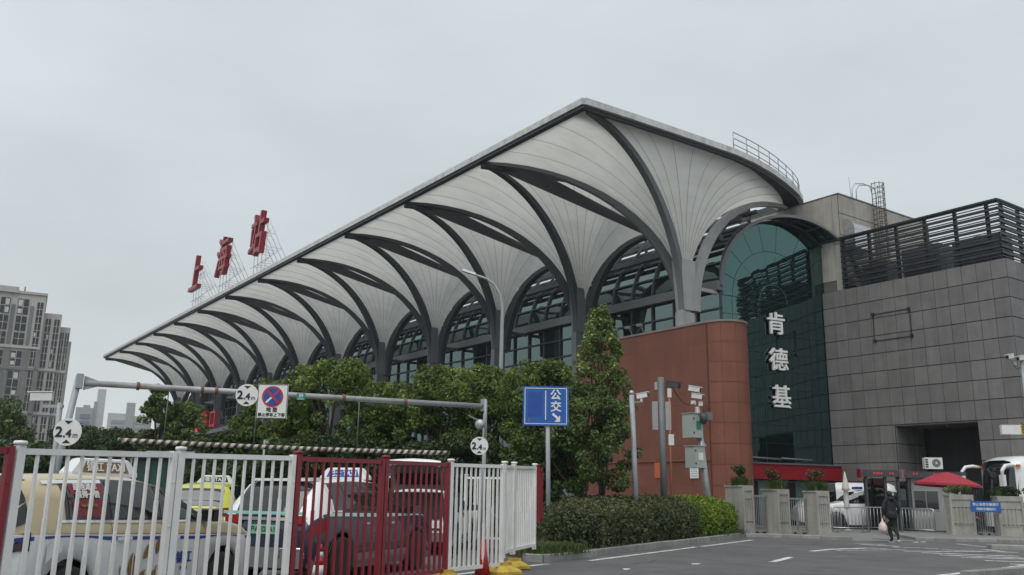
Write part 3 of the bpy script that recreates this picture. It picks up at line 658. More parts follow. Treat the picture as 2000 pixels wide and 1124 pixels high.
# louvre screen on the roof edge
scr = thing('louvre_screen', 'dark horizontal louvre screen on top of the grey stone building', 'screen', (-25, 44.8, GH))
lou = M('louvre black', (.02, .022, .028), .45, var=.1, scale=2)
SX0, SX1, SYB = -29.75, -20.62, 50.6
ns = 9; z0s, z1s = GH+.1, 16.42
for k in range(ns):
    z = z0s + (z1s-z0s)*(k+.5)/ns
    for off, hh, dd in ((.07, .13, .1), (-.12, .045, .06)):
        zz = z+off+(.0 if k < ns-1 else .04)
        MB().sweep([(SX0, GY+.02, zz), (SX1, GY+.02, zz)], dd, hh).build('slat', lou, scr)
        MB().sweep([(SX1, GY-.03, zz), (SX1, SYB, zz)], dd, hh).build('slat', lou, scr)
MB().bar((SX0, GY-.02, 16.44), (SX1+.06, GY-.02, 16.44), .2, .1).build('top_rail', lou, scr); MB().bar((SX1, GY+.09, 16.44), (SX1, SYB, 16.44), .2, .1).build('top_rail', lou, scr)
for k in range(6):
    x = SX0+.12+(SX1-SX0-.75)*k/5; MB().b2((x-.08, GY+.1, GH), (x+.08, GY+.26, 16.4)).build('post', lou, scr)
for k in range(4):
    y = GY+.7+k*1.75; MB().b2((SX1-.24, y-.08, GH), (SX1-.08, y+.08, 16.4)).build('post', lou, scr)
ru = M('rooftop unit grey', (.09, .095, .1), .6, var=.15)
for k, (x, y, w, d, h, lb) in enumerate(((-28.3, 46.6, 1.6, 1.5, 1.5, 'grey rooftop cooling unit behind the left end of the louvre screen'), (-25.6, 46.8, 2.2, 1.5, 1.9, 'dark rooftop cooling unit behind the middle of the louvre screen'), (-22.6, 46.9, 2.4, 1.6, 1.7, 'wide rooftop cooling unit behind the right corner of the louvre screen'))):
    t_ = thing('rooftop_unit', lb, 'cooling unit', (x, y, GH+.02), 0, 'rooftop cooling units')
    MB().box((0, 0, h/2), (w, d, h)).build('casing', ru, t_, False)
    for q in range(5): MB().box((0, -d/2-.02, .25+q*(h-.4)/5), (w*.85, .04, .09)).build('grille_slat', steel_dark, t_, False)
    MB().lathe([(.45, h), (.45, h+.2)], 16).build('fan_ring', steel_dark, t_, False)
# pale stone pier and penthouse
pent = thing('pale_penthouse', 'pale streaked stone rooftop block behind the rounded canopy end', 'rooftop block', (-31, 48, 13.3))
PX, PY, PH = -29.84, 45.0, 19.28
for x0, x1, z0, z1 in ((-37.2, -35.0, 14, PH), (-35.0, -33.2, 14, PH), (-33.2, -31.95, 14, PH), (-31.95, -30.85, 14, PH), (-30.85, -30.25, 14, PH), (-30.25, PX, 16.2, PH), (-30.25, PX, 13.36, 16.2)):
    put(stone(x0, x1, z0, z1, mat=stone_l, parent=pent), ((x0+x1)/2, PY, (z0+z1)/2))
for k in range(6):
    for z0, z1 in ((18.1, PH), (16.75, 18.1), (15.2, 16.75), (13.36, 15.2)):
        put(stone(0, 1.62, z0, z1, mat=stone_l, parent=pent), (PX+.02, PY+.02+1.62*(k+.5), (z0+z1)/2), PI/2)
MB().b2((-37.2, PY+.005, 13.36), (PX-.005, PY+10, PH-.02)).build('core', M('penthouse joint', (.12, .11, .1), .9, var=0), pent)
MB().b2((-37.3, PY-.05, PH), (PX+.07, PY+10.1, PH+.06)).build('coping', M('stained coping', (.14, .13, .12), .8, streak=.3), pent)
for z in (PH+.12,): MB().tube([(PX+.0, PY+.1, z), (PX+.0, PY+9.5, z)], .012, 4).build('lightning_wire', steel_mid, pent)
cowl = thing('vent_cowl', 'shiny metal curved vent cowl on the pale rooftop block', 'vent', (PX+.02, 46.2, 16.2))
rows = []
for q in range(9):
    a = PI/2*q/8; rows.append([(PX+.02+.75*math.sin(a), 45.35, 17.05+.72*math.cos(a)), (PX+.02+.75*math.sin(a), 47.2, 17.05+.72*math.cos(a))])
MB().grid(rows).build('hood', stainless, cowl)
MB().b2((PX+.04, 45.35, 15.9), (PX+.76, 47.2, 17.045)).build('duct', stainless, cowl)
MB().prism([(PX+.03, 45.34, 17.05)]+[(PX+.02+.75*math.sin(a), 45.34, 17.05+.72*math.cos(a)) for a in np.linspace(0, PI/2, 8)], (0, .02, 0)).build('end_cheek', galv, cowl)
lad = thing('caged_ladder', 'rusty caged access ladder rising above the pale rooftop block', 'ladder', (PX+.45, 48.6, 15)); rust = M('rusty steel', (.085, .06, .05), .7, var=.3, scale=5)
lx, ly = PX+.48, 48.6
for k in range(16):
    z = 15.6+.33*k; MB().tube([(lx+.36*math.cos(a), ly+.40*math.sin(a), z) for a in np.linspace(-2.3, 2.3, 11)], .022, 5).build('cage_hoop', rust, lad)
for a in (-2.2, -1.4, -.7, 0, .7, 1.4, 2.2): MB().tube([(lx+.36*math.cos(a), ly+.40*math.sin(a), 15.4), (lx+.36*math.cos(a), ly+.40*math.sin(a), 20.65)], .02, 5).build('cage_bar', rust, lad)
for s_ in (-.22, .22):
    MB().tube([(lx-.28, ly+s_, 14.5), (lx-.28, ly+s_, 20.0), (lx-.32, ly+s_-.1, 20.45), (lx-.55, ly+s_-.45, 20.62), (lx-.75, ly+s_-1.0, 20.55), (lx-.82, ly+s_-1.25, 20.2), (lx-.84, ly+s_-1.3, 19.3)], .03, 6).build('stile', galv, lad)
for k in range(17): MB().tube([(lx-.28, ly-.22, 14.7+.3*k), (lx-.28, ly+.22, 14.7+.3*k)], .014, 5).build('rung', rust, lad)
an = thing('whip_antenna', 'thin whip antenna standing on the pale rooftop block beside the ladder', 'antenna', (PX-.1, 46.6, PH)); MB().tube([(PX-.1, 46.6, PH+.06), (PX-.14, 46.55, 20.75)], .012, 5).build('whip', steel_mid, an); MB().box((PX-.1, 46.6, PH+.1), (.08, .08, .08)).build('foot', steel_mid, an)

# ================================================================== ROOF LETTERS
frame_w = M('white truss paint', (.55, .56, .56), .5, var=.05)
for ch, x, lb in (('上', -103.6, 'big red roof letter at the far left of the three'), ('海', -93.7, 'big red roof letter in the middle of the three'), ('站', -83.0, 'big red roof letter nearest to the viewer of the three')):
    t_ = thing('roof_letter', lb, 'roof letter', (x, 28, 20.25), 0, 'red letters on the canopy roof')
    me = text_mesh(ch, 4.6, .24, .06); me.transform(Matrix(((1, .22, 0, 0), (0, 1, 0, 0), (0, 0, 1, 0), (0, 0, 0, 1)))); me.materials.clear(); me.materials.append(letter_red)
    o = link('letter', me, t_, (0, 0, 5.35)); o.rotation_euler = (PI/2, 0, 0); o.scale = (.84, 1.0, 1.0)
    sl_ = [(-1.5, 1.2), (-.5, 0), (.5, 0), (1.5, 1.2)]
    for xx in (-1.6, -.55, .55, 1.6):
        MB().tube([(xx, .35, -.3), (xx, .35, 7.1)], .035, 5).build('upright', frame_w, t_, False)
        MB().tube([(xx, .35, 7.1), (xx, 4.4, -.3)], .04, 5).build('raker', frame_w, t_, False)
        MB().tube([(xx, -.6, -.2), (xx, .3, 1.6), (xx, .9, -.2)], .03, 5).build('leg', frame_w, t_, False)
        for z in (1.4, 2.8, 4.2, 5.6): MB().tube([(xx, .35, z), (xx, .35+4.05*(7.1-z)/7.4, z)], .022, 4).build('strut', frame_w, t_, False)
        zz = [(.35, 0), (.35+4.05*(7.1-1.4)/7.4, 1.4), (.35, 2.8), (.35+4.05*(7.1-4.2)/7.4, 4.2), (.35, 5.6)]
        MB().tube([(xx, y, z) for y, z in zz], .02, 4).build('lacing', frame_w, t_, False)
    for y, z in ((.35, .2), (.35, 2.8), (.35, 5.6), (4.3, -.1), (2.4, 3.3), (-.6, -.1)): MB().tube([(-2.6, y, z), (2.6, y, z)], .03, 5).build('chord', frame_w, t_, False)
    for z in (.75, 1.15): MB().tube([(-2.6, 3.2, z), (3.4, 3.2, z)], .02, 4).build('guard_rail', frame_w, t_, False)
    for xx in (-2.6, -1, .6, 2.2, 3.4): MB().tube([(xx, 3.2, -.2), (xx, 3.2, 1.15)], .02, 4).build('guard_post', frame_w, t_, False)

# ================================================================== FAR ENTRANCE under the canopy
ent = thing('entrance_porch', 'grey entrance porch roof with stepped pale panels under the far canopy end', 'porch', (-108, 33, 0))
MB().add([(-121, 31.5, 7.3), (-98, 31.5, 7.75), (-98, 37.3, 7.9), (-121, 37.3, 7.4), (-121, 31.5, 7.7), (-98, 31.5, 8.2), (-98, 37.3, 8.3), (-121, 37.3, 7.85)], [(3, 2, 1, 0), (4, 5, 6, 7), (0, 1, 5, 4), (1, 2, 6, 5), (2, 3, 7, 6), (3, 0, 4, 7)]).build('porch_roof', steel_mid, ent)
for k in range(7):
    x0 = -118+2.9*k; MB().b2((x0, 31.8, 3.2), (x0+2.8, 32.0, 6.35+.16*k)).build('stepped_panel', M('pale porch panel', (.42, .43, .42), .6, var=.06), ent) if k == 0 else MB().b2((x0, 31.8, 3.2), (x0+2.8, 32.0, 6.35+.16*k)).build('stepped_panel', MATS['pale porch panel'], ent)
for k, ch in enumerate('北进站口'):
    t_ = thing('entrance_letter', ['leftmost red entrance letter, half hidden by the tree', 'second red entrance letter from the left over the porch', 'third red entrance letter from the left over the porch', 'rightmost red entrance letter over the porch'][k], 'sign letter', (-117.0+3.3*k, 32.6, 8.15), 0, 'red entrance letters')
    text('letter', ch, 2.5, M('bright red letter', (.42, .02, .035), .4) if k == 0 else MATS['bright red letter'], t_, (0, 0, 1.15), extrude=.16, bold=.07)
    MB().box((0, .2, .1), (1.8, .1, .1)).build('base_bar', steel_dark, t_, False)
lt = thing('lit_ticker', 'small red lit ticker strip below the entrance letters', 'ticker', (-111, 32.2, 8.0)); MB().b2((-114.5, 32.1, 8.0), (-108.0, 32.3, 8.75)).build('case', ink, lt); MB().b2((-114.2, 32.07, 8.15), (-108.6, 32.099, 8.6)).build('lamp_face', M('ticker glow', (.5, .02, .03), .5, var=0, emit=.5), lt)

# ================================================================== LEFT TOWER AND FAR BLOCKS
tower_w = M('tower render', (.42, .40, .375), .8, var=.10, scale=.12, streak=.12)
tower_d = M('tower grey render', (.17, .162, .158), .8, var=.12, scale=.12, streak=.2)
win_d = glass('window glass far', (.014, .016, .02), (.5, .52, .55), .10, .05, 0)
win_l = M('pale blind', (.5, .5, .48), .7, var=.1)  # plain pale colour for the blinds, no glow
tow = thing('apartment_tower', 'tall beige apartment tower at the left edge with stepped roof', 'apartment tower', S(-97, 180))
TA = SA(0)
TURN = [(-97.0, 180.0)]
def SR(l, d):
    """frame of a far block, turned about its own centre to face the street"""
    l0, d0 = TURN[0]; th = math.atan2(-l0, d0); k = math.cos(th)+(-l0/d0)*math.sin(th); x = (l-l0)/k; y = d-d0
    return S(l0+x*math.cos(th)-y*math.sin(th), d0+x*math.sin(th)+y*math.cos(th))
def tbox(name, l0, l1, d0, d1, z0, z1, mat, parent=None):
    p = [SR(l0, d0), SR(l1, d0), SR(l1, d1), SR(l0, d1)]
    return MB().prism([(q.x, q.y, z0) for q in p], (0, 0, z1-z0)).build(name, mat, parent or tow)
tbox('wall', -125, -96.9, 180, 200, 0, 39.9, tower_w); tbox('wall', -96.9, -93.1, 181.5, 200, 0, 36.6, tower_w); tbox('wall', -93.1, -90.9, 183, 200, 0, 34.2, tower_w); tbox('wall', -90.9, -90.3, 184, 200, 0, 31.4, tower_w)
tbox('parapet', -125.2, -108.6, 179.7, 200.2, 39.9, 40.3, tower_w); tbox('parapet', -108.5, -102.8, 179.4, 186, 39.9, 41.1, tower_w); tbox('parapet', -102.7, -96.7, 179.7, 200.2, 39.9, 40.4, tower_w)
for l0, l1, dd in ((-107.6, -106.3, 179.7), (-104.0, -102.8, 179.7), (-100.2, -98.9, 179.7), (-97.6, -96.8, 179.6), (-111.6, -110.2, 179.7)): tbox('pier', l0, l1, dd, 180, 0, 28.5, tower_d)
for z in (28.6, 24.2, 15.1, 6.2): tbox('string_course', -125, -96.8, 179.6, 180.02, z, z+.5, tower_d if z < 25 else tower_w)
def tower_window(l0, l1, z0, z1, d, cross=True):
    w = tbox('window', l0, l1, d-.12, d-.04, z0, z1, win_d)
    lm = (l0+l1)/2
    p = S(lm, d-.2); fr_ = MB(); q = S(1, 0)-S(0, 0)
    def strip(a0, a1, b0, b1): pp = [SR(a0, d-.2), SR(a1, d-.2), SR(a1, d-.12), SR(a0, d-.12)]; fr_.prism([(u.x, u.y, b0) for u in pp], (0, 0, b1-b0))
    strip(lm-.06, lm+.06, z0, z1)
    nz = max(1, round((z1-z0)/1.5))
    for k in range(1, nz): z = z0+(z1-z0)*k/nz; strip(l0, lm-.062, z-.05, z+.05); strip(lm+.062, l1, z-.05, z+.05)
    fo = fr_.build('frame', tower_w, None); fo.parent = w; fo.location = Vector((0, 0, 0))-parent_world(tow)
    for k in range(nz):
        if random.random() < .3:
            s0 = l0+.1 if random.random() < .5 else lm+.1; z = z0+(z1-z0)*k/nz+.15
            b = tbox('blind', s0, s0+(l1-l0)/2-.25, d-.17, d-.13, z, z+(z1-z0)/nz*random.uniform(.4, .8), win_l); b.parent = w; b.location = Vector((0, 0, 0))
    return w
for l0, l1 in ((-113.8, -111.9), (-109.9, -107.9), (-106.1, -104.2), (-102.6, -100.4)):
    for z0, z1 in ((33.6, 37.0) if l0 < -107 else (35.6, 38.8), (29.8, 33.0) if l0 < -107 else (32.2, 35.2), (25.0, 28.2) if l0 < -107 else (29.3, 31.8)): tower_window(l0, l1, z0, z1, 180)
    for z0, z1 in ((15.8, 23.9), (6.9, 14.8), (1.0, 5.9)): tower_window(l0, l1, z0, z1, 180)
    if l0 > -107: tower_window(l0, l1, 25.0, 28.0, 180)
for l0, l1, z in ((-103.9, -103.0, 31.0), (-100.0, -99.2, 30)): tbox('painted_recess', l0, l1, 179.9, 179.98, 29.3, 37.5, tower_d)  # recesses painted as flat darker strips on the wall face
for l0, l1, dd, zt in ((-96.4, -95.3, 181.5, 36), (-94.6, -93.5, 181.5, 36), (-92.9, -92.2, 183, 33.6), (-91.8, -91.1, 183, 33.6), (-98.6, -97.4, 180, 39)):
    for z0, z1 in ((25.2, zt-.6), (16.2, 24.2), (7.2, 15.2), (1, 6.2)): tower_window(l0, l1, z0, z1, dd)
for z in (24.5, 15.5, 6.5): tbox('string_course', -96.9, -93.0, 181.2, 181.52, z, z+.45, tower_w); tbox('string_course', -93.0, -90.8, 182.7, 183.02, z, z+.45, tower_w)
for k, (l0, l1) in enumerate(((-109.0, -108.6), (-101.8, -101.5))): tbox('rooftop_pipe', l0, l1, 182, 182.5, 40, 41.8, tower_d)
far_a = M('far grey render', (.30, .31, .32), .85, var=.06, scale=.05); far_b = M('far pale render', (.42, .42, .42), .85, var=.06, scale=.05); far_p = M('far pink render', (.42, .35, .32), .85, var=.06, scale=.05); far_g = M('far curtain glass', (.13, .18, .22), .35, var=.15, scale=.15)
def far_block(label, boxes, wins, d, l, mat):
    TURN[0] = (l, d)
    t_ = thing('distant_block', label, 'building', S(l, d), 0, 'distant blocks on the skyline')
    for b in boxes: tbox('wall', b[0], b[1], d+b[4], d+12, 0, b[3], b[5], t_)
    for (l0, l1, z0, z1, nx, nzz, m_) in wins:
        for a in range(nx):
            for c in range(nzz):
                wx = (l1-l0)/nx; wz = (z1-z0)/nzz
                tbox('window', l0+wx*(a+.14), l0+wx*(a+.86), d-.35, d-.05, z0+wz*(c+.15), z0+wz*(c+.8), m_, t_)
    return t_
far_block('distant grey office block with blue glass front and a tall side fin', [(-185.5, -178, 0, 34.2, 0, far_a), (-182.5, -179.5, 0, 35.6, 4, far_a), (-178, -176.9, 0, 37.0, .5, far_a), (-176.9, -173.3, 0, 42.5, 1, far_b)], [(-184.2, -178.4, 6, 32, 1, 9, far_g)], 380, -181, far_a)
far_block('distant pale apartment slab with a grey stair core and many small windows', [(-171.5, -164, 0, 31.8, 0, far_b), (-164, -160.2, 0, 36.5, -.6, far_a), (-160.2, -152.6, 0, 31.0, 0, far_b)], [(-170, -164.3, 8, 29.5, 6, 9, far_a), (-159.9, -152.8, 8, 29.5, 8, 9, far_a)], 380, -162, far_b)
far_block('distant low pink block just left of the canopy end', [(-151.2, -147.6, 0, 34.5, 0, far_p), (-147.6, -143, 0, 32.2, .5, far_p)], [(-150.8, -148, 20, 33.5, 2, 5, far_a), (-147.2, -143.4, 20, 31, 3, 4, far_a)], 380, -148, far_p)
far_block('distant small beige block with red roof between the two skyline blocks', [(-174.3, -171.4, 0, 25.5, 0, far_p), (-174.8, -171.6, 0, 20.5, -2, far_b)], [(-174, -171.8, 10, 24, 2, 4, far_a)], 376, -173, far_p)
far_block('distant pale dome topped low building at the tree line', [(-168.5, -162, 0, 19.5, 0, far_p), (-167, -164.5, 0, 21.3, 1, far_b)], [(-168, -162.4, 12, 18.6, 4, 2, far_a)], 330, -165, far_p)
# ================================================================== PLANTS
def leaf_mesh(name, clumps, size, mat, rng, up=.35, aspect=.55, shell=.55, flat=1.0):
    """clumps: (centre, radii, count, tint). Small diamond leaves spread through each clump's volume."""
    V4 = []; TI = []
    for c, r, n, ti in clumps:
        n = int(n); d = rng.normal(size=(n, 3)); d /= np.linalg.norm(d, axis=1)[:, None]
        rad = shell+(1-shell)*rng.random(n)**.6; rad *= 1+.13*np.sin(d[:, 0]*5+d[:, 1]*4+c[0])*np.cos(d[:, 2]*6+c[1])
        p = np.array(c)[None]+d*np.array(r)[None]*rad[:, None]
        nm = d*.6+rng.normal(size=(n, 3))*.55+np.array([0, 0, up]); nm /= np.linalg.norm(nm, axis=1)[:, None]
        a = rng.normal(size=(n, 3)); a[:, 2] -= .5; a -= nm*(a*nm).sum(1)[:, None]; a /= np.linalg.norm(a, axis=1)[:, None]; b = np.cross(nm, a)
        s = size*(.65+.7*rng.random(n))[:, None]
        q = np.stack([p-a*s*.5, p+b*s*aspect*.5+nm*s*.08, p+a*s*.5, p-b*s*aspect*.5+nm*s*.08], 1)
        V4.append(q.reshape(-1, 3)); TI.append(np.clip(ti+rng.normal(size=n)*.16, 0, 1))
    v = np.concatenate(V4); t = np.concatenate(TI).astype(np.float32); n = len(t)
    me = bpy.data.meshes.new(name); me.vertices.add(len(v)); me.vertices.foreach_set('co', v.astype(np.float32).ravel())
    me.loops.add(n*4); me.loops.foreach_set('vertex_index', np.arange(n*4, dtype=np.int32)); me.polygons.add(n)
    me.polygons.foreach_set('loop_start', np.arange(0, n*4, 4, dtype=np.int32)); me.update(calc_edges=True)
    at = me.attributes.new('tint', 'FLOAT', 'FACE'); at.data.foreach_set('value', t); me.materials.append(mat); me.validate(); return me
lf_cam = leafmat('camphor leaves', (.03, .058, .016), (.14, .21, .045), 1.0, (.31, .38, .10), trans=.35)
lf_dark = leafmat('dark shrub leaves', (.018, .036, .012), (.06, .1, .028), .8)
lf_mid = leafmat('mid green leaves', (.03, .056, .018), (.11, .165, .042), .9, (.22, .27, .085), trans=.3)
lf_pale = leafmat('pale willow leaves', (0.051, 0.087, 0.026), (0.174, 0.246, 0.072), .7)
lf_hedge = leafmat('hedge leaves', (.032, .054, .022), (.115, .125, .05), .9, (.24, .15, .085))
lf_yel = leafmat('yellow green leaves', (0.060, 0.110, 0.012), (0.240, 0.320, 0.030), 1.1, (0.380, 0.440, 0.060))
lf_tall = leafmat('pale topped leaves', (.034, .062, .018), (.155, .22, .055), 1.0, (.42, .48, .2), trans=.35)
lf_red = leafmat('reddish shrub leaves', (0.043, 0.029, 0.023), (0.109, 0.065, 0.036), 1.5, (0.232, 0.116, 0.072))
lf_grass = leafmat('strap leaves', (.07, .11, .028), (.2, .24, .075), 2.0, (.38, .32, .13))
def tree(name, label, lat, dep, top, rad, mat, base=1.5, n=16000, size=.115, seed=1, cone=0.0, group='row of trees beside the hall', z0=.13, trunk_r=.11, cat='tree', nclump=44):
    rng = np.random.default_rng(seed); p = S(lat, dep, z0)
    t_ = thing(name, label, cat, p, 0, group)
    H = top-z0; cl = []
    for k in range(nclump):
        u = (k+.5)/nclump; z = base+(H-base)*(u**.85)
        w = rad*math.sqrt(max(.05, 1-(2*u-.75)**2/1.6)) if not cone else rad*((1-u)*cone+(1-cone)*.55)*(1-.55*max(0, u-.8)/.2)
        a = rng.random()*2*PI; rr = w*(.25+.75*rng.random()**.5); cr = rad*(.17+.17*rng.random())*(1 if not cone else (.95-.5*u))
        x, y = rr*math.cos(a)*(1-cr/rad*.5), rr*math.sin(a)*(1-cr/rad*.5)
        zz = min(z, H-cr*.6)
        cl.append(((x, y, zz), (cr, cr*(.8+.4*rng.random()), cr*(.6+.25*rng.random())), n/nclump*(cr/rad/.25)**1.6, .28+.38*rng.random()+.12*u))
    # stray twigs beyond the outline
    for k in range(nclump):
        a = rng.random()*2*PI; u = .25+.75*rng.random(); z = base+(H-base)*u; w = rad*1.05*math.sqrt(max(.1, 1-(2*u-.75)**2/1.7)) if not cone else rad*((1-u)*cone+(1-cone)*.6)*1.1
        cl.append(((w*math.cos(a), w*math.sin(a), min(z, H)), (.22, .22, .2), n*.0045, .45+.3*rng.random()))
    link('crown', leaf_mesh('crown', cl, size, mat, rng), t_)
    tb = MB(); top_t = H*.62; pts = [V(.06*math.sin(k*1.3+seed), .06*math.cos(k*1.7+seed), top_t*k/5) for k in range(6)]; pts[0] = V(0, 0, -.05)
    tb.tube(pts, [trunk_r*1.25, trunk_r, trunk_r*.9, trunk_r*.8, trunk_r*.6, trunk_r*.35], 9); tb.build('trunk', wood_bark, t_, False)
    for k in range(0, nclump, 4):
        c = Vector(cl[k][0]); s0 = pts[min(5, 1+int(4*max(0, c.z-base)/(H-base+.01)))]; lm = MB(); mid = s0.lerp(c, .5)+V(0, 0, -.12); lm.tube([s0, mid, c], [trunk_r*.5, trunk_r*.34, trunk_r*.12], 6); lm.build('limb', wood_bark, t_, False)
    return t_
tree('camphor_tree', 'leafy tree behind the no stopping sign, farthest left of the row', -7.9, 30.5, 5.1, 1.45, lf_cam, seed=11)
tree('camphor_tree', 'full round tree rising just right of the no stopping sign', -6.1, 30.0, 5.75, 1.9, lf_cam, seed=12, n=20000)
tree('camphor_tree', 'lower tree between two taller ones over the height limit beam', -4.05, 30.8, 5.05, 1.8, lf_cam, seed=13)
tree('camphor_tree', 'bushy tree behind the right half of the height limit beam', -2.3, 29.8, 5.5, 1.75, lf_cam, seed=14)
tree('camphor_tree', 'leafy tree standing right behind the street lamp pole', -.55, 30.4, 5.7, 1.6, lf_cam, seed=15)
tree('camphor_tree', 'tree with pale shoots directly behind the blue direction sign', 1.0, 28.4, 5.55, 1.55, lf_cam, seed=16)
tree('camphor_tree', 'dark spreading tree right of the blue sign with drooping lower leaves', 2.2, 27.6, 4.75, 1.6, lf_mid, seed=17, base=1.5, n=15000)
tree('slender_tree', 'tall pointed tree with pale top leaves before the rust red wall', 3.15, 31.0, 7.95, 1.6, lf_tall, seed=18, base=2.6, cone=.84, n=15500, nclump=62, size=.12)
for k, (la, de, tp, rd, lb) in enumerate(((-9.6, 30, 3.2, 1.5, 'dark low shrub at the left end of the tree row'), (-7.4, 28.6, 3.0, 1.6, 'dark low shrub under the no stopping sign'), (-5.1, 28.4, 3.1, 1.6, 'dark low shrub under the striped hanging bar'), (-3.2, 28.6, 3.0, 1.6, 'dark low shrub behind the taxi with open tailgate'), (-1.3, 28.2, 3.2, 1.5, 'dark low shrub left of the street lamp'), (.35, 27.2, 2.6, 1.3, 'dark low shrub behind the white fence corner'))):
    tree('shrub', lb, la, de, tp, rd, lf_dark, base=.35, n=9000, seed=30+k, nclump=20, trunk_r=.05, cat='shrub', group='dark shrubs under the tree row', size=.13)
# left background trees
for k, (la, de, tp, rd, mt, lb) in enumerate(((-27.5, 47, 5.9, 2.6, lf_mid, 'green tree at the far left edge before the beige tower'), (-24.0, 50, 4.7, 2.7, lf_dark, 'dark tree just behind the left height limit post'), (-21.2, 48, 4.4, 2.3, lf_dark, 'dark tree under the distant grey office block'),
        (-18.6, 50, 4.2, 2.3, lf_dark, 'dark tree under the distant pale apartment slab'), (-16.5, 46, 4.0, 2.0, lf_mid, 'low tree left of the willow under the hanging bar'), (-17.3, 44, 6.3, 1.1, lf_mid, 'slender tree rising above the skyline left of the canopy'), (-16.4, 45, 5.6, 1.5, lf_pale, 'pale willow like tree before the entrance letters'), (-13.6, 44, 3.0, 1.7, lf_mid, 'low green tree beside the willow before the porch'), (-11.4, 42, 3.0, 1.7, lf_dark, 'dark low tree under the stepped porch panels'))):
    tree('background_tree', lb, la, de, tp, rd, mt, base=.9, n=13000, seed=50+k, nclump=34, group='trees at the left behind the taxis', size=.16, z0=0)
for k in range(7):
    la = -27+2.6*k; tree('shrub', ['dark shrub at the left edge behind the cream taxi', 'second dark shrub from the left edge', 'third dark shrub from the left edge', 'fourth dark shrub from the left edge', 'fifth dark shrub from the left edge', 'sixth dark shrub from the left edge', 'dark shrub left of the green tarpaulin stall'][k], la, 40+.5*(k % 2), 2.7+.3*(k % 3), 1.9, lf_dark, base=.3, n=7000, seed=70+k, nclump=18, trunk_r=.05, cat='shrub', group='dark shrubs behind the taxis', size=.17, z0=0)
# hedges in the planting bed
def hedge(name, label, poly, zt, mat, seed, n, size, under):
    rng = np.random.default_rng(seed); cx = sum(p[0] for p in poly)/len(poly); cy = sum(p[1] for p in poly)/len(poly); b = S(cx, cy, .13)
    t_ = thing(name, label, 'hedge', b)
    import itertools
    xs = [p[0] for p in poly]; ys = [p[1] for p in poly]; cl = []
    def inside(x, y):
        c = False; j = len(poly)-1
        for i in range(len(poly)):
            if (poly[i][1] > y) != (poly[j][1] > y) and x < (poly[j][0]-poly[i][0])*(y-poly[i][1])/(poly[j][1]-poly[i][1])+poly[i][0]: c = not c
            j = i
        return c
    pts = []
    tries = 0
    while len(pts) < n and tries < n*30:
        tries += 1; x = rng.uniform(min(xs), max(xs)); y = rng.uniform(min(ys), max(ys))
        if inside(x, y): pts.append((x, y))
    for x, y in pts:
        # distance to the outline rounds the shoulders
        dmin = 9
        for i in range(len(poly)):
            a = np.array(poly[i]); c = np.array(poly[(i+1) % len(poly)]); q = np.array((x, y)); h = np.clip(((q-a)@(c-a))/((c-a)@(c-a)), 0, 1); dmin = min(dmin, np.linalg.norm(q-a-h*(c-a)))
        sh = min(1, .62+.38*(dmin/.55)); zt_ = zt(x, y)*sh*(1+.05*math.sin(x*3.1)*math.cos(y*2.7)); w = S(x, y)-b
        cl.append(((w.x, w.y, zt_-.16), (.26, .26, .2), 44, .35+.3*rng.random()))
        if dmin < .5:
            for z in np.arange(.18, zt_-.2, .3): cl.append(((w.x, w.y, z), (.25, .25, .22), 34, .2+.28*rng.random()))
    per = []
    for i in range(len(poly)):
        a = np.array(poly[i]); c = np.array(poly[(i+1) % len(poly)]); m_ = max(1, int(np.linalg.norm(c-a)/.16))
        for q in range(m_): per.append(a+(c-a)*q/m_)
    for x, y in per:
        x2, y2 = x+(cx-x)*.07, y+(cy-y)*.04; zz = zt(x, y)*.8; w = S(x2, y2)-b
        for z in np.arange(.12, zz, .2): cl.append(((w.x+rng.normal()*.06, w.y+rng.normal()*.06, z+rng.normal()*.04), (.17, .17, .17), 28, .25+.35*rng.random()))
    link('foliage', leaf_mesh('foliage', cl, size, mat, rng, up=.5), t_)
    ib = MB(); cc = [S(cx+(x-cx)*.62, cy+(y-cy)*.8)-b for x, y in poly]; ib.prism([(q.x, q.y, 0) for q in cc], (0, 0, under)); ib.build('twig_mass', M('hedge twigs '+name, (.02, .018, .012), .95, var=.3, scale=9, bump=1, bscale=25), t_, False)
    return t_
def clipf(poly): return poly
hp = [(.9, 22.6), (1.5, 21.8), (2.45, 23.2), (3.85, 25.8), (5.3, 28.3), (6.35, 30.2), (6.0, 31.6), (4.2, 31.6), (2.2, 29.6), (1.05, 26.4)]
hedge('mixed_hedge', 'clipped brown green hedge along the kerb under the camera poles', hp, lambda x, y: 1.12+.018*(y-21), lf_hedge, 5, 640, .085, .75)
yp = [(6.5, 30.6), (7.0, 31.3), (8.4, 33.7), (8.6, 35.6), (6.6, 35.2), (5.4, 33.4), (4.6, 32.2), (6.1, 31.8)]
hedge('yellow_hedge', 'bright yellow green hedge at the right end of the planting bed', yp, lambda x, y: 1.38-.05*(x-5), lf_yel, 6, 340, .085, .7)
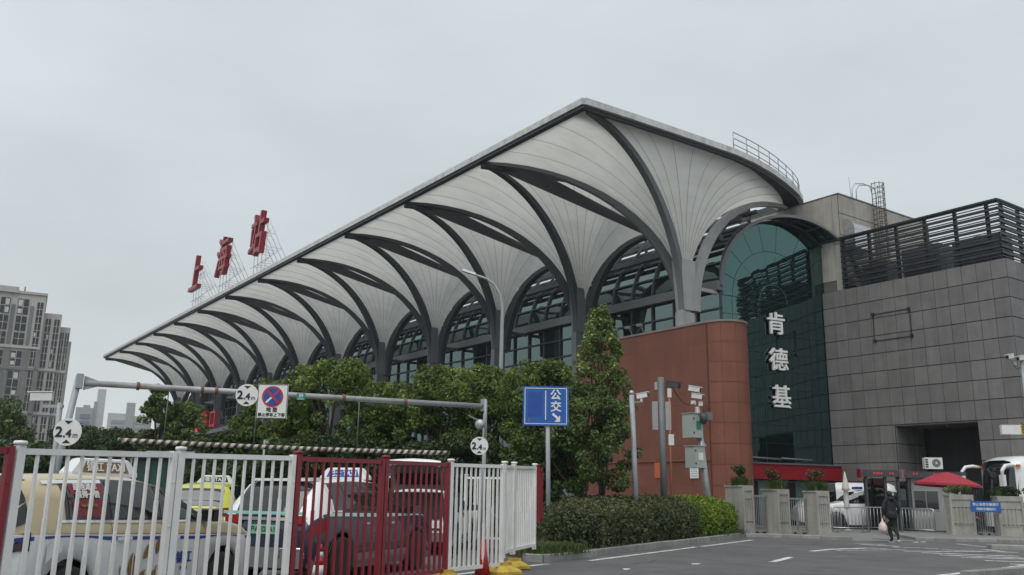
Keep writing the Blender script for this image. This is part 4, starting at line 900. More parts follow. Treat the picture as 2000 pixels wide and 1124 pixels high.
# shaggy grass at the bed corner
def blades(name, label, cat, pts, n, h, mat, seed, spread=.5, parent=None, w=.02, lean=.5):
    rng = np.random.default_rng(seed); mb = MB()
    for k in range(n):
        x, y, z = pts[rng.integers(len(pts))]; x += rng.normal()*spread; y += rng.normal()*spread; hh = h*rng.uniform(.5, 1.1); a = rng.random()*2*PI; l = hh*lean*rng.uniform(.3, 1.2)
        dx, dy = math.cos(a), math.sin(a); px, py = -dy*w, dx*w
        p0 = (x-px, y-py, z); p1 = (x+px, y+py, z); m0 = (x-px*.8+dx*l*.4, y-py*.8+dy*l*.4, z+hh*.65); m1 = (x+px*.8+dx*l*.4, y+py*.8+dy*l*.4, z+hh*.65); e = (x+dx*l, y+dy*l, z+hh*.9)
        mb.add([p0, p1, m1, m0, e], [(0, 1, 2, 3), (3, 2, 4)])
    o = mb.build(name, mat, parent, parent is None)
    if parent is None: tag(o, label, cat)
    return o
gpts = [tuple(S(x, y, .13)) for x, y in ((.75, 20.6), (1.05, 21.1), (.9, 21.8), (1.3, 21.3), (.7, 21.3))]
o = blades('rough_grass', 'rough yellowing grass at the corner of the planting bed', 'grass', gpts, 5200, .26, lf_grass, 3, .22, None, .007, .9); tag(o, kind='stuff')
gp2 = [tuple(S(x, y, .13)) for x, y in ((6.8, 31.3), (7.3, 32.1), (7.8, 33.0), (8.3, 33.7))]
o = blades('kerb_grass', 'short grass under the yellow green hedge', 'grass', gp2, 2600, .22, lf_grass, 4, .18, None, .007, .9); tag(o, kind='stuff')
# ================================================================== STREET FURNITURE
def lt(o, a): o.rotation_euler = (0, 0, SA(a)); return o
# ---- temporary fence panels: each panel is one thing
FP = [(-5.9, 6.9, 1.80), (-4.77, 8.67, 1.815), (-3.85, 10.41, 1.86), (-2.81, 11.83, 1.895), (-1.88, 13.53, 1.92), (-1.02, 15.35, 1.95), (-.09, 16.76, 1.975), (.09, 17.78, 2.0), (.57, 19.53, 2.04)]
FC = ['red', 'white', 'white', 'red', 'red', 'white', 'white', 'white']
FL = ['dark red fence panel cut off at the left picture edge', 'white fence panel in front of the cream taxi body', 'white fence panel in front of the taxi hood and yellow taxi', 'dark red fence panel in front of the dark blue taxi', 'dark red fence panel in front of the open tailgate', 'white fence panel above the red cone', 'white fence panel seen edge on beside the blue sign', 'last white fence panel turned away beside the planting bed']
def fence_panel(a, b, mat, label, bottom=.16, n=11, post_cap=True, group='temporary fence panels', last=False):
    A = S(a[0], a[1]); B = S(b[0], b[1]); d = B-A; L = d.length; rz = math.atan2(d.y, d.x)
    t_ = thing('fence_panel', label, 'fence panel', A, rz, group)
    za, zb = a[2], b[2]; zz = lambda x: za+(zb-za)*x/L
    def post(x, w, z1, cap): 
        mb = MB(); mb.box((x, 0, (bottom-.06+z1)/2), (w, .075, z1-bottom+.06)); mb.build('post', mat, t_, False)
        if cap: MB().lathe([(.03, z1), (.062, z1+.012), (.066, z1+.03), (.055, z1+.045), (.0, z1+.05)], 14, (x, 0, 0)).build('post_cap', mat, t_, False)
    post(.05, .085, za+.01, True); post(L-.045, .06, zb-.0, last)
    MB().bar((.095, 0, za-.045), (L-.078, 0, zb-.045), .045, .06).build('rail', mat, t_, False)
    MB().bar((.095, 0, bottom+.03), (L-.078, 0, bottom+.03), .045, .06).build('rail', mat, t_, False)
    x0, x1 = .16, L-.14
    for k in range(n):
        x = x0+(x1-x0)*(k+.5)/n; u = (k+.5)/n; zt = zz(x)-.078; zm = bottom+(zt-bottom)*(.34+.42*abs(u*2-1)**1.2 if mat is white_fence or True else .5)
        MB().box((x, 0, (zm+zt)/2), (.029, .027, zt-zm-.001)).build('upper_picket', mat, t_, False)
        MB().box((x, 0, (bottom+.062+zm)/2), (.037, .034, zm-bottom-.062)).build('lower_picket', mat, t_, False)
    for z in (bottom+.25, zb*.55, zb-.35): MB().lathe([(.014, -.045), (.016, -.04)], 8, (L-.045, 0, z), axis='y').build('bolt', mat, t_, False)
    return t_
for i in range(8): fence_panel(FP[i], FP[i+1], red_fence if FC[i] == 'red' else white_fence, FL[i], .16 if i < 6 else .36, last=(i == 7), n=10 if i != 6 else 8)
fence_panel((.62, 19.6, 2.02), (.74, 20.4, 2.02), red_fence, 'dark red fence panel end peeping out behind the last white one', .9, 6)
# second row of fence farther back
for k, (a, b, c, lb) in enumerate((((-3.55, 26.0, 1.9), (-2.55, 26.6, 1.9), white_fence, 'far white fence panel between the blue taxi and the tailgate'), ((-1.25, 25.6, 1.9), (-.15, 25.2, 1.9), white_fence, 'far white fence panel seen through the near white bars'), ((-.12, 25.2, 1.95), (.35, 24.6, 1.95), red_fence, 'far dark red fence panel behind the right height post'))):
    fence_panel(a, b, c, lb, .2, 9, group='far fence panels')
def base_block(la, de, a, lb, s=1.0):
    t_ = thing('barrier_base', lb, 'base block', S(la, de), SA(a), 'yellow fence base blocks')
    mb = MB(); prof = [(.30, .23, 0), (.34, .27, .03), (.34, .27, .09), (.17, .15, .2), (.15, .13, .21)]; rows = []
    for hx_, hy_, z in prof:
        c = .07; rows.append([(x*s, y*s, z*s) for x, y in ((-hx_+c, -hy_), (hx_-c, -hy_), (hx_, -hy_+c), (hx_, hy_-c), (hx_-c, hy_), (-hx_+c, hy_), (-hx_, hy_-c), (-hx_, -hy_+c))])
    mb.grid(rows, smooth=False, closed=True); mb.add(rows[-1], [tuple(range(8))]); mb.build('body', yellow_m, t_, False)
    MB().box((0, 0, .235*s), (.26*s, .2*s, .07*s)).build('socket', yellow_m, t_, False); return t_
base_block(-1.0, 15.3, .6, 'yellow base block under the joint of the red and white panels', .75)
base_block(-.06, 16.75, .7, 'yellow base block at the near white fence corner', .85)
base_block(.14, 18.0, .8, 'yellow base block behind the fence corner, nearest the kerb', .8)
# ---- cones
cone_red = M('cone red', (.42, .028, .024), .45, var=.1); cone_white = M('cone white', (.62, .62, .62), .5, var=.1)
def cone(la, de, lb, stripes):
    t_ = thing('traffic_cone', lb, 'traffic cone', S(la, de)); MB().box((0, 0, .02), (.36, .36, .04), .4).build('base', black_m if not stripes else cone_red, t_, False)
    def r(z): return .15-.12*z/.68
    bands = [(0.04, .26, cone_red), (.262, .42, cone_white), (.422, .52, cone_red), (.522, .6, cone_white), (.602, .7, cone_red)] if stripes else [(0.04, .7, cone_red)]
    for z0, z1, m_ in bands: MB().lathe([(r(z0), z0), (r(z1), z1)], 18).build('band' if stripes else 'cone_body', m_, t_, False)
cone(-.44, 16.32, 'plain red traffic cone at the foot of the white fence panel', False)
cone(-2.66, 13.05, 'red and white striped cone behind the dark red fence panel', True)
# ---- height limit gantry
ga, gb = S(-9.0, 18.4, 3.55), S(-.62, 22.15, 3.55); gd = (gb-ga).normalized(); gz = math.atan2(gd.y, gd.x)
gan = thing('height_limit_gantry', 'grey steel height limit gantry spanning the taxi lane', 'gantry', ga*V(1, 1, 0) if False else Vector((ga.x, ga.y, 0)), gz)
LG = (gb-ga).length; gpipe = M('weathered pipe', (.33, .34, .35), .5, .2, var=.15, scale=2, dirt=((.17, .085, .04), .55, 3.2))
MB().tube([(.12, 0, 3.55), (LG-.1, 0, 3.55)], .064, 14).build('beam', gpipe, gan, False)
MB().tube([(-.35, 0, 0), (-.2, 0, 1.8), (0, 0, 3.7)], [.075, .07, .065], 12).build('post', grey_pole, gan, False)
MB().tube([(LG, 0, 0), (LG, 0, 3.68)], .05, 12).build('post', grey_pole, gan, False)
MB().box((.02, 0, 3.58), (.13, .2, .3)).build('end_plate', grey_pole, gan, False); MB().box((LG-.06, 0, 3.58), (.04, .22, .3)).build('end_plate', grey_pole, gan, False)
MB().add([(.1, -.02, 3.7), (.1, .02, 3.7), (.1, .02, 3.4), (.1, -.02, 3.4), (.4, -.02, 3.6), (.4, .02, 3.6), (.4, .02, 3.5), (.4, -.02, 3.5)], [(0, 1, 5, 4), (1, 2, 6, 5), (2, 3, 7, 6), (3, 0, 4, 7), (4, 5, 6, 7)]).build('gusset', grey_pole, gan, False)
for x in (1.15, 2.45, 2.75, 3.5, 5.6, 7.1): MB().lathe([(.082, -.03), (.09, -.02), (.09, .02), (.082, .03)], 12, (x, 0, 3.55), axis='x').build('pipe_clamp', M('rust clamp', (.16, .07, .04), .8, var=.3) if 'rust clamp' not in MATS else MATS['rust clamp'], gan, False)
# hanging striped bar
bar = thing('striped_hanging_bar', 'black and white striped height bar hanging on thin rods', 'height bar', Vector((S(-8.2, 18.76).x, S(-8.2, 18.76).y, 2.4)), math.atan2((S(-1.5, 22.3)-S(-8.2, 18.76)).y, (S(-1.5, 22.3)-S(-8.2, 18.76)).x))
LB = (S(-1.5, 22.3)-S(-8.2, 18.76)).length
stripe = bpy.data.materials.new('spiral stripe'); stripe.use_nodes = True
def _st():
    t = stripe.node_tree; N = t.nodes; L = t.links; b = N['Principled BSDF']; b.inputs['Roughness'].default_value = .6
    tcn = N.new('ShaderNodeTexCoord'); sp_ = N.new('ShaderNodeSeparateXYZ'); L.new(tcn.outputs['Object'], sp_.inputs[0])
    at = N.new('ShaderNodeMath'); at.operation = 'ARCTAN2'; L.new(sp_.outputs['Z'], at.inputs[0]); L.new(sp_.outputs['Y'], at.inputs[1])
    m1 = N.new('ShaderNodeMath'); m1.operation = 'MULTIPLY'; m1.inputs[1].default_value = 2*PI/.17; L.new(sp_.outputs['X'], m1.inputs[0])
    ad = N.new('ShaderNodeMath'); ad.operation = 'ADD'; L.new(m1.outputs[0], ad.inputs[0]); L.new(at.outputs[0], ad.inputs[1])
    sn = N.new('ShaderNodeMath'); sn.operation = 'SINE'; L.new(ad.outputs[0], sn.inputs[0])
    gt = N.new('ShaderNodeMath'); gt.operation = 'GREATER_THAN'; gt.inputs[1].default_value = .0; L.new(sn.outputs[0], gt.inputs[0])
    x = N.new('ShaderNodeMix'); x.data_type = 'RGBA'; x.inputs['A'].default_value = (.03, .026, .024, 1); x.inputs['B'].default_value = (.52, .48, .4, 1); L.new(gt.outputs[0], x.inputs['Factor'])
    n = N.new('ShaderNodeTexNoise'); n.inputs['Scale'].default_value = 12; L.new(tcn.outputs['Object'], n.inputs['Vector'])
    y = N.new('ShaderNodeMix'); y.data_type = 'RGBA'; y.inputs['B'].default_value = (.12, .08, .06, 1); L.new(x.outputs['Result'], y.inputs['A'])
    mr = N.new('ShaderNodeMapRange'); mr.inputs[1].default_value = .5; mr.inputs[2].default_value = .8; L.new(n.outputs['Fac'], mr.inputs[0]); L.new(mr.outputs[0], y.inputs['Factor']); L.new(y.outputs['Result'], b.inputs['Base Color'])
_st()
MB().tube([(LB*k/12, 0, -.03*math.sin(PI*k/12)) for k in range(13)], .05, 12).build('bar', stripe, bar, False)
for x in (.9, 2.8, 5.2): MB().tube([(x, 0, .04), (x, 0, 1.15)], .012, 5).build('rod', steel_mid, bar, False)
# ---- signs
def round_sign(la, de, z, r, rot, lb, face='2.4m', post=False):
    t_ = thing('height_limit_sign', lb, 'road sign', S(la, de, z), SA(rot), 'round height limit signs')
    MB().lathe([(r, -.012), (r, .012)], 32, axis='y').build('plate', sign_white, t_, False)
    text('figure', '2', r*1.05, ink, t_, (-r*.6, -.018, -.01), bold=.01); MB().box((-r*.2, -.019, -r*.33), (r*.13, .004, r*.13)).build('figure', ink, t_, False); text('figure', '4', r*.8, ink, t_, (r*.1, -.018, -.035), bold=.008); text('figure', 'm', r*.6, ink, t_, (r*.58, -.018, -.06), sx=.85)
    for s_ in (1, -1): MB().prism([(-r*.3, -.016, s_*r*.82), (r*.3, -.016, s_*r*.82), (0, -.016, s_*r*.55)], (0, .003, 0)).build('arrow', ink, t_, False)
    if post: MB().tube([(0, .05, -z), (0, .05, r)], .04, 8).build('post', grey_pole, t_, False)
    else: MB().box((0, .045, 0), (.1, .06, .3)).build('bracket', galv, t_, False)
    return t_
round_sign(-8.5, 17.2, 2.46, .26, .1, 'round white height limit sign on the left gantry post')
round_sign(-5.62, 18.9, 3.4, .235, .1, 'round white height limit sign on the beam beside the no stopping sign')
round_sign(-.71, 21.2, 2.53, .21, .05, 'round white height limit sign at the right gantry post')
t_ = thing('no_stopping_sign', 'white square no stopping sign with blue disc and red cross bar', 'road sign', S(-5.08, 18.95, 3.28), SA(.05))
MB().box((0, 0, 0), (.64, .025, .73)).build('plate', sign_white, t_, False)
for d in ((0, .355, .62, .012), (0, -.355, .62, .012)): MB().box((d[0], -.014, d[1]), (d[2], .004, d[3])).build('border_line', ink, t_, False)
for d in (.308, -.308): MB().box((d, -.014, 0), (.012, .004, .698)).build('border_line', ink, t_, False)
MB().lathe([(.225, -.006), (.225, .0)], 32, (0, -.014, .1), axis='y').build('red_ring', sign_red, t_, False); MB().lathe([(.185, -.006), (.185, 0)], 32, (0, -.021, .1), axis='y').build('blue_disc', sign_blue2, t_, False)
MB().bar((-.13, -.03, .23), (.13, -.03, -.03), .004, .045, up=(1, 0, 1)).build('red_bar', sign_red, t_, False); MB().bar((.13, -.0295, .23), (.02, -.0295, .12), .004, .042, up=(-1, 0, 1)).build('red_bar', sign_red, t_, False); MB().bar((-.02, -.0295, .08), (-.13, -.0295, -.03), .004, .042, up=(-1, 0, 1)).build('faded_bar', sign_white, t_, False)
text('sign_text', '地 面', .105, ink, t_, (0, -.016, -.185), bold=.004); text('sign_text', '禁止停车上下客', .082, ink, t_, (0, -.016, -.29), bold=.003)
MB().box((0, .05, .2), (.12, .08, .25)).build('bracket', galv, t_, False)
t_ = thing('number_plate_sign', 'tiny green number plate sign on the gantry beam', 'sign', S(-4.55, 19.25, 3.42), SA(.1)); MB().box((0, 0, 0), (.19, .015, .14)).build('plate', sign_green, t_, False); text('number', '39', .1, sign_white, t_, (0, -.01, .015), bold=.003); MB().box((0, -.009, -.05), (.13, .003, .012)).build('text_line', sign_white, t_, False)
t_ = thing('traffic_mirror', 'grey round mirror and camera fixed near the right gantry post', 'mirror', S(-.72, 21.4, 3.05), SA(-.3)); MB().lathe([(.02, -.06), (.08, -.05), (.125, 0), (.12, .015)], 18, axis='y').build('mirror_shell', galv, t_, False); MB().bar((-.3, 0, .22), (.05, .02, .05), .03, .04).build('arm', steel_mid, t_, False); MB().tube([(.12, .05, -.4), (.12, .05, .6)], .03, 6).build('stem', grey_pole, t_, False)
# blue direction sign
t_ = thing('direction_sign', 'blue bus direction sign with white frame on a grey pole', 'direction sign', S(1.04, 23.4, .1), SA(-.02)); zc_ = 3.6
MB().box((-.1, -.06, zc_), (1.2, .04, 1.03)).build('panel', sign_blue, t_, False)
def fl(x0, x1, z0, z1, m_=sign_white, y=-.083): MB().b2((x0, y, z0), (x1, y+.004, z1)).build('white_line', m_, t_, False)
fl(-.655, .455, zc_+.455, zc_+.472); fl(-.655, .455, zc_-.472, zc_-.455); fl(-.655, -.638, zc_-.454, zc_+.454); fl(.438, .455, zc_-.454, zc_+.454); fl(-.115, -.09, zc_-.36, zc_+.4)
MB().b2((-.56, -.084, zc_-.28), (-.19, -.0815, zc_+.36)).build('cover_patch', sign_blue2, t_, False)
text('sign_text', '公', .29, sign_white, t_, (.16, -.084, zc_+.28), bold=.008); text('sign_text', '交', .29, sign_white, t_, (.17, -.084, zc_-.03), bold=.008)
MB().bar((.08, -.083, zc_-.2), (.22, -.083, zc_-.32), .004, .06, up=(.6, 0, 1)).build('arrow_shaft', sign_white, t_, False); MB().prism([(.13, -.085, zc_-.41), (.28, -.085, zc_-.41), (.28, -.085, zc_-.24)], (0, .004, 0)).build('arrow_head', sign_white, t_, False)
MB().b2((-.55, -.084, zc_-.4), (-.52, -.082, zc_-.32)).build('stain_mark', M('rust stain', (.2, .12, .06), .8) if 'rust stain' not in MATS else MATS['rust stain'], t_, False)
MB().tube([(0, 0, 0), (-.05, 0, zc_+.3)], .058, 12).build('pole', grey_pole, t_, False)
for z in (-.3, .3): MB().box((-.05, -.02, zc_+z), (.5, .05, .06)).build('clamp', galv, t_, False)
# street lamp behind the trees
t_ = thing('street_lamp', 'tall grey street lamp with a single curved arm behind the trees', 'street lamp', S(-.42, 37, 0), SA(0))
MB().tube([(0, 0, 0), (0, 0, 5), (.03, 0, 9.2), (-.08, 0, 9.75), (-.35, 0, 10.2), (-.7, 0, 10.45), (-1.2, 0, 10.62)], [.11, .09, .075, .07, .06, .055, .05], 12).build('pole', grey_pole, t_, False)
MB().add([(-1.15, -.1, 10.58), (-1.15, .1, 10.58), (-1.75, .12, 10.76), (-1.75, -.12, 10.76), (-1.15, -.07, 10.68), (-1.15, .07, 10.68), (-1.72, .09, 10.86), (-1.72, -.09, 10.86)], [(3, 2, 1, 0), (4, 5, 6, 7), (0, 1, 5, 4), (1, 2, 6, 5), (2, 3, 7, 6), (3, 0, 4, 7)]).build('lamp_head', galv, t_, False)
# ---- camera poles in the hedge
def camera_head(t_, loc, rz, white=True, s=1.0, tilt=-.15):
    m_ = white_paint if white else steel_dark; R = Matrix.Rotation(rz, 3, 'Z') @ Matrix.Rotation(tilt, 3, 'Y')
    l = Vector(loc); mb = MB(); mb.box(l, (.34*s, .13*s, .13*s), rot=R); mb.box(l+R@V(.02*s, 0, .085*s), (.4*s, .15*s, .02*s), rot=R); mb.build('camera_body', m_, t_, False)
    mb = MB(); mb.box(l+R@V(.175*s, 0, -.005), (.02, .1*s, .1*s), rot=R); mb.build('camera_lens', ink, t_, False)
t_ = thing('camera_pole', 'grey pole with ball top and one white camera rising from the hedge', 'camera pole', S(3.78, 27, .13), SA(0))
MB().tube([(.04, 0, 0), (-.07, 0, 4.3)], [.085, .075], 12).build('pole', grey_pole, t_, False); MB().lathe([(0, 4.27), (.06, 4.3), (.085, 4.36), (.06, 4.43), (0, 4.45)], 12, (-.07, 0, 0)).build('ball_top', galv, t_, False)
MB().bar((-.06, 0, 4.08), (.28, 0, 4.1), .03, .03).build('arm', galv, t_, False); camera_head(t_, (.26, 0, 4.28), -.5); MB().box((.22, 0, 4.17), (.06, .06, .12)).build('camera_mount', white_paint, t_, False)
t_ = thing('camera_pole', 'dark grey pole with white antenna panels and a dark camera', 'camera pole', S(5.12, 30, .13), SA(0))
MB().tube([(.03, 0, 0), (0, 0, 5.25)], .11, 12).build('pole', dark_pole, t_, False)
for x in (-.22, .22): MB().box((x, .02, 3.95), (.19, .12, .95)).build('antenna_panel', steel_light, t_, False)
MB().tube([(.27, -.02, .3), (.27, -.02, 4.9)], .028, 6).build('conduit', M('orange conduit', (.35, .14, .08), .7) if 'orange conduit' not in MATS else MATS['orange conduit'], t_, False)
MB().box((.3, 0, 3.15), (.18, .14, .36)).build('junction_box', white_paint, t_, False); MB().box((.28, 0, 4.72), (.13, .1, .3)).build('junction_box', white_paint, t_, False); MB().box((-.17, 0, 4.95), (.1, .1, .26)).build('junction_box', steel_light, t_, False)
camera_head(t_, (.42, 0, 5.0), -.6, False, 1.35, .2); MB().bar((.08, 0, 4.9), (.36, 0, 4.9), .04, .04).build('arm', steel_dark, t_, False)
t_ = thing('camera_pole', 'leaning grey pole crowded with cameras and two control cabinets', 'camera pole', S(7.35, 33.4, .13), SA(0)); t_.scale = (1.07, 1.07, 1.07)
MB().tube([(.1, 0, 0), (-.08, 0, 1.8), (-.28, 0, 4.3)], [.14, .12, .09], 14).build('pole', galv, t_, False); MB().tube([(.01, 0, 1.05), (.0, 0, 1.13)], .14, 12).build('yellow_band', yellow_m, t_, False)
cab_m = M('cabinet grey green', (.33, .37, .35), .5, var=.05)
def cabinet(c, s, rz, lbl=True):
    R = Matrix.Rotation(rz, 3, 'Z'); c = Vector(c); MB().box(c, s, rz).build('cabinet', cab_m, t_, False); MB().box(c+V(0, 0, s[2]/2+.02), (s[0]+.06, s[1]+.06, .03), rz).build('cabinet_roof', galv, t_, False)
    MB().box(c+R@V(.03, -s[1]/2-.008, .02), (s[0]*.45, .012, s[2]*.35), rz).build('cabinet_plate', white_paint if not lbl else sign_green, t_, False)
    for z in (-.3, .3): MB().box(c+R@V(-s[0]/2+.04, -s[1]/2-.01, z*s[2]), (.04, .02, .06), rz).build('hinge', ink, t_, False)
cabinet((-.48, -.1, 3.62), (.5, .5, .82), .62, True); cabinet((-.42, -.1, 2.55), (.52, .45, .72), .62, False)
camera_head(t_, (-.35, 0, 4.92), -.5, True, 1.2, .2); camera_head(t_, (-.28, -.05, 4.66), -.4, True, 1.1, .15); MB().lathe([(.05, 4.05), (.13, 4.06), (.13, 3.86), (.12, 3.8), (.06, 3.68), (.0, 3.66)], 14, (-.12, -.3, 0)).build('dome_camera', steel_dark, t_, False)
MB().box((-.4, .05, 4.45), (.16, .12, .14)).build('relay_box', white_paint, t_, False); MB().box((-.15, .02, 4.42), (.14, .1, .16)).build('relay_box', white_paint, t_, False); MB().box((.12, 0, 3.98), (.22, .2, .28)).build('relay_box', steel_mid, t_, False)
for k in range(4): MB().tube([(-.05+.07*k, 0, 4.1), (-.05+.07*k, 0, 4.4)], .012, 5).build('antenna', ink, t_, False)
MB().bar((-.2, 0, 3.2), (-.02, 0, 2.95), .05, .05).build('brace', galv, t_, False)
wire = [S(5.52, 30, 5.05), S(5.85, 30.9, 4.85), S(6.2, 31.8, 4.72), S(6.6, 32.6, 4.7), S(6.95, 33.35, 4.85)]
tag(MB().tube(wire, .014, 5).build('cable', black_m), 'thin dark cable slung between the two camera poles', 'cable')
# ---- gate pillars with planting
def pillar(la, de, w, d, h, rz, lb, k, pot):
    t_ = thing('gate_pillar', lb, 'pillar', S(la, de, .11), SA(rz), 'concrete gate pillars'); g_ = .035
    MB().box((0, 0, h/2), (w-.05, d-.05, h)).build('shaft', concrete, t_, False)
    # raised border on the front, leaving a sunk fluted panel
    y = -d/2
    for x in (-w/2+.04, w/2-.04): MB().box((x, y+.012, h/2), (.08, .06, h-.002)).build('front_border', concrete, t_, False)
    for z, hh in ((.09, .18), (h-.07, .14), (h-.42, .03), (.46, .03)): MB().box((0, y+.013, z), (w-.161, .058, hh)).build('front_border', concrete, t_, False)
    for q in range(4): MB().box((-w*.24+q*w*.16, y+.022, h*.5), (w*.105, .04, h*.52)).build('flute', concrete, t_, False)
    MB().box((0, 0, h+.03), (w+.02, d+.02, .06)).build('cap', concrete, t_, False); MB().box((0, 0, .03), (w+.03, d+.03, .06)).build('plinth', concrete, t_, False)
    rng = np.random.default_rng(200+k)
    p = thing('pillar_plant', pot, 'plant', S(la, de, .11+h+.06), SA(rz), 'plants on the gate pillars')
    if k in (0, 1, 2):
        blades('leaf_tuft', None, None, [(-.18, -.05, 0), (.15, .02, 0), (0, -.1, 0), (.22, -.1, 0)], 420, .42, lf_grass, 90+k, .11, p, .012, 1.0)
        sx = (.12, -.22, -.02)[k]; cl = [((sx+rng.normal()*.12, rng.normal()*.1, .42+rng.random()*.3), (.17, .17, .14), 70, .3+.5*rng.random()) for _ in range(9)]
        link('leaf_cluster', leaf_mesh('leaf_cluster', cl, .085, (lf_dark, lf_red, lf_red)[k], rng), p); MB().tube([(sx, 0, -.02), (sx+.02, 0, .5)], .02, 6).build('stem', wood_bark, p, False)
    elif k == 3:
        cl = [((rng.normal()*.18, rng.normal()*.1, .14+rng.random()*.16), (.18, .15, .12), 110, .3+.4*rng.random()) for _ in range(9)]; link('leaf_cluster', leaf_mesh('leaf_cluster', cl, .09, lf_mid, rng), p); MB().tube([(0, 0, -.02), (0, 0, .2)], .02, 6).build('stem', wood_bark, p, False)
    else:
        cl = [((.05+rng.normal()*.3, rng.normal()*.1, .08+rng.random()*.22), (.17, .14, .11), 80, .2+.4*rng.random()) for _ in range(11)]; link('leaf_cluster', leaf_mesh('leaf_cluster', cl, .09, lf_dark, rng), p); blades('leaf_tuft', None, None, [(-.35, -.05, 0), (-.28, .02, 0)], 150, .3, lf_grass, 97, .06, p, .012, .6); MB().tube([(.05, 0, -.02), (.05, 0, .3)], .02, 6).build('stem', wood_bark, p, False)
pillar(8.98, 35.35, .58, .95, 1.72, .58, 'concrete gate pillar beside the yellow green hedge', 0, 'dark bush over strap leaves on the pillar by the hedge')
pillar(10.32, 35.1, .62, .85, 1.60, .52, 'concrete gate pillar standing between the two small gates', 1, 'reddish bush with long grass on the pillar between the gates')
pillar(11.78, 34.75, .62, .75, 1.56, .42, 'concrete gate pillar at the left of the driveway', 2, 'reddish bush on the pillar at the left of the driveway')
pillar(18.35, 37.0, .98, .55, 1.52, .02, 'wide concrete gate pillar right of the driveway before the red parasol', 3, 'round green bush on the pillar before the red parasol')
pillar(19.95, 36.3, .98, .55, 1.48, -.05, 'wide concrete gate pillar at the right before the coach', 4, 'dark bush with yellow stems on the pillar before the coach')
gate_m = M('grey gate steel', (.2, .2, .195), .5, .3, var=.1)
def gate(a, b, h, lb, n=10, z0=.16):
    A, B = S(*a), S(*b); d = B-A; t_ = thing('small_gate', lb, 'gate', Vector((A.x, A.y, 0)), math.atan2(d.y, d.x), 'barred gates between pillars'); L = d.length
    for z in (z0+.05, h): MB().box((L/2, 0, z), (L, .05, .06)).build('rail', gate_m, t_, False)
    for k in range(n): x = .04+(L-.08)*k/(n-1); MB().box((x, 0, (h+z0)/2), (.024, .024, h-z0-.08)).build('bar', gate_m, t_, False)
    for x in (L*.3, L*.75): MB().box((x, 0, z0-.03), (.1, .06, .09)).build('wheel', black_m, t_, False)
gate((9.4, 35.1), (10.0, 35.1), 1.5, 'narrow barred gate next to the hedge pillar', 9)
gate((10.75, 34.9), (11.45, 34.8), 1.42, 'narrow barred gate next to the driveway pillar', 9)
gate((18.9, 36.9), (19.45, 36.6), 1.36, 'barred gate behind the small blue notice board', 8)
gate((20.45, 36.1), (22.2, 35.6), 1.38, 'barred gate at the right picture edge before the coach', 12)
t_ = thing('blue_notice_board', 'small blue notice board with two white text lines on a gate', 'notice board', S(18.95, 36.05, 1.23), SA(-.08)); MB().box((0, 0, 0), (1.14, .03, .42)).build('board', sign_blue, t_, False); text('notice_text', '禁止各类车辆通行', .125, sign_white, t_, (0, -.018, .08), bold=.002); text('notice_text', '（特种车辆除外）', .115, sign_white, t_, (0, -.018, -.1), bold=.002)
# ---- crowd barriers
def crowd_barrier(a, b, lb, h=1.08):
    A, B = S(*a), S(*b); d = B-A; L = d.length; t_ = thing('crowd_barrier', lb, 'barrier', Vector((A.x, A.y, .01)), math.atan2(d.y, d.x), 'steel crowd barriers')
    r_ = .1; MB().tube([(.03, 0, .02), (.03, 0, h-r_), (.06, 0, h-.03), (.03+r_, 0, h), (L-.03-r_, 0, h), (L-.06, 0, h-.03), (L-.03, 0, h-r_), (L-.03, 0, .02)], .026, 8).build('frame_tube', stainless, t_, False)
    MB().tube([(.03, 0, .2), (L-.03, 0, .2)], .02, 6).build('lower_tube', stainless, t_, False)
    n = max(4, int(L/.16))
    for k in range(n): x = .03+(L-.06)*(k+.5)/n; MB().tube([(x, 0, .2), (x, 0, h-.01)], .014, 6).build('bar', galv, t_, False)
    for x in (.25, L-.25): MB().bar((x, -.28, .02), (x, .28, .02), .05, .03).build('foot', galv, t_, False)
crowd_barrier((13.3, 42.0), (15.0, 41.0), 'steel crowd barrier left of the driveway before the white vehicle'); crowd_barrier((14.2, 40.0), (15.9, 40.2), 'nearer steel crowd barrier left of the walking person'); crowd_barrier((16.1, 41.5), (17.3, 40.4), 'steel crowd barrier right behind the walking person'); crowd_barrier((17.2, 39.9), (18.0, 38.4), 'short steel crowd barrier joining the right gate pillar')
# ---- umbrellas
paras = M('parasol red', (.33, .025, .045), .7, var=.08)
t_ = thing('red_parasol', 'open red parasol leaning over the booth behind the gate pillar', 'parasol', S(19.45, 40, 0), SA(0)); rows = []
for rr, z in ((.04, 2.68), (.5, 2.55), (1.0, 2.33), (1.42, 2.14)):
    rows.append([(rr*math.cos(a)*(1-.05*(k % 2)*(rr > .9)), rr*math.sin(a), z-.06*rr*math.cos(a)) for k, a in enumerate(np.linspace(0, 2*PI, 17)[:-1])])
MB().grid(rows, smooth=False, closed=True).build('canopy', paras, t_, False); MB().grid([rows[-1], [(x, y, z-.1) for x, y, z in rows[-1]]], smooth=False, closed=True).build('valance', paras, t_, False)
MB().tube([(0, 0, 0), (0, 0, 2.66)], .028, 8).build('pole', grey_pole, t_, False); MB().box((0, 0, .05), (.5, .5, .1)).build('base', concrete, t_, False)
for k in range(8): a = 2*PI*k/8; MB().tube([(0, 0, 2.6), (1.35*math.cos(a), 1.35*math.sin(a), 2.1-.06*math.cos(a))], .01, 4).build('rib', galv, t_, False)
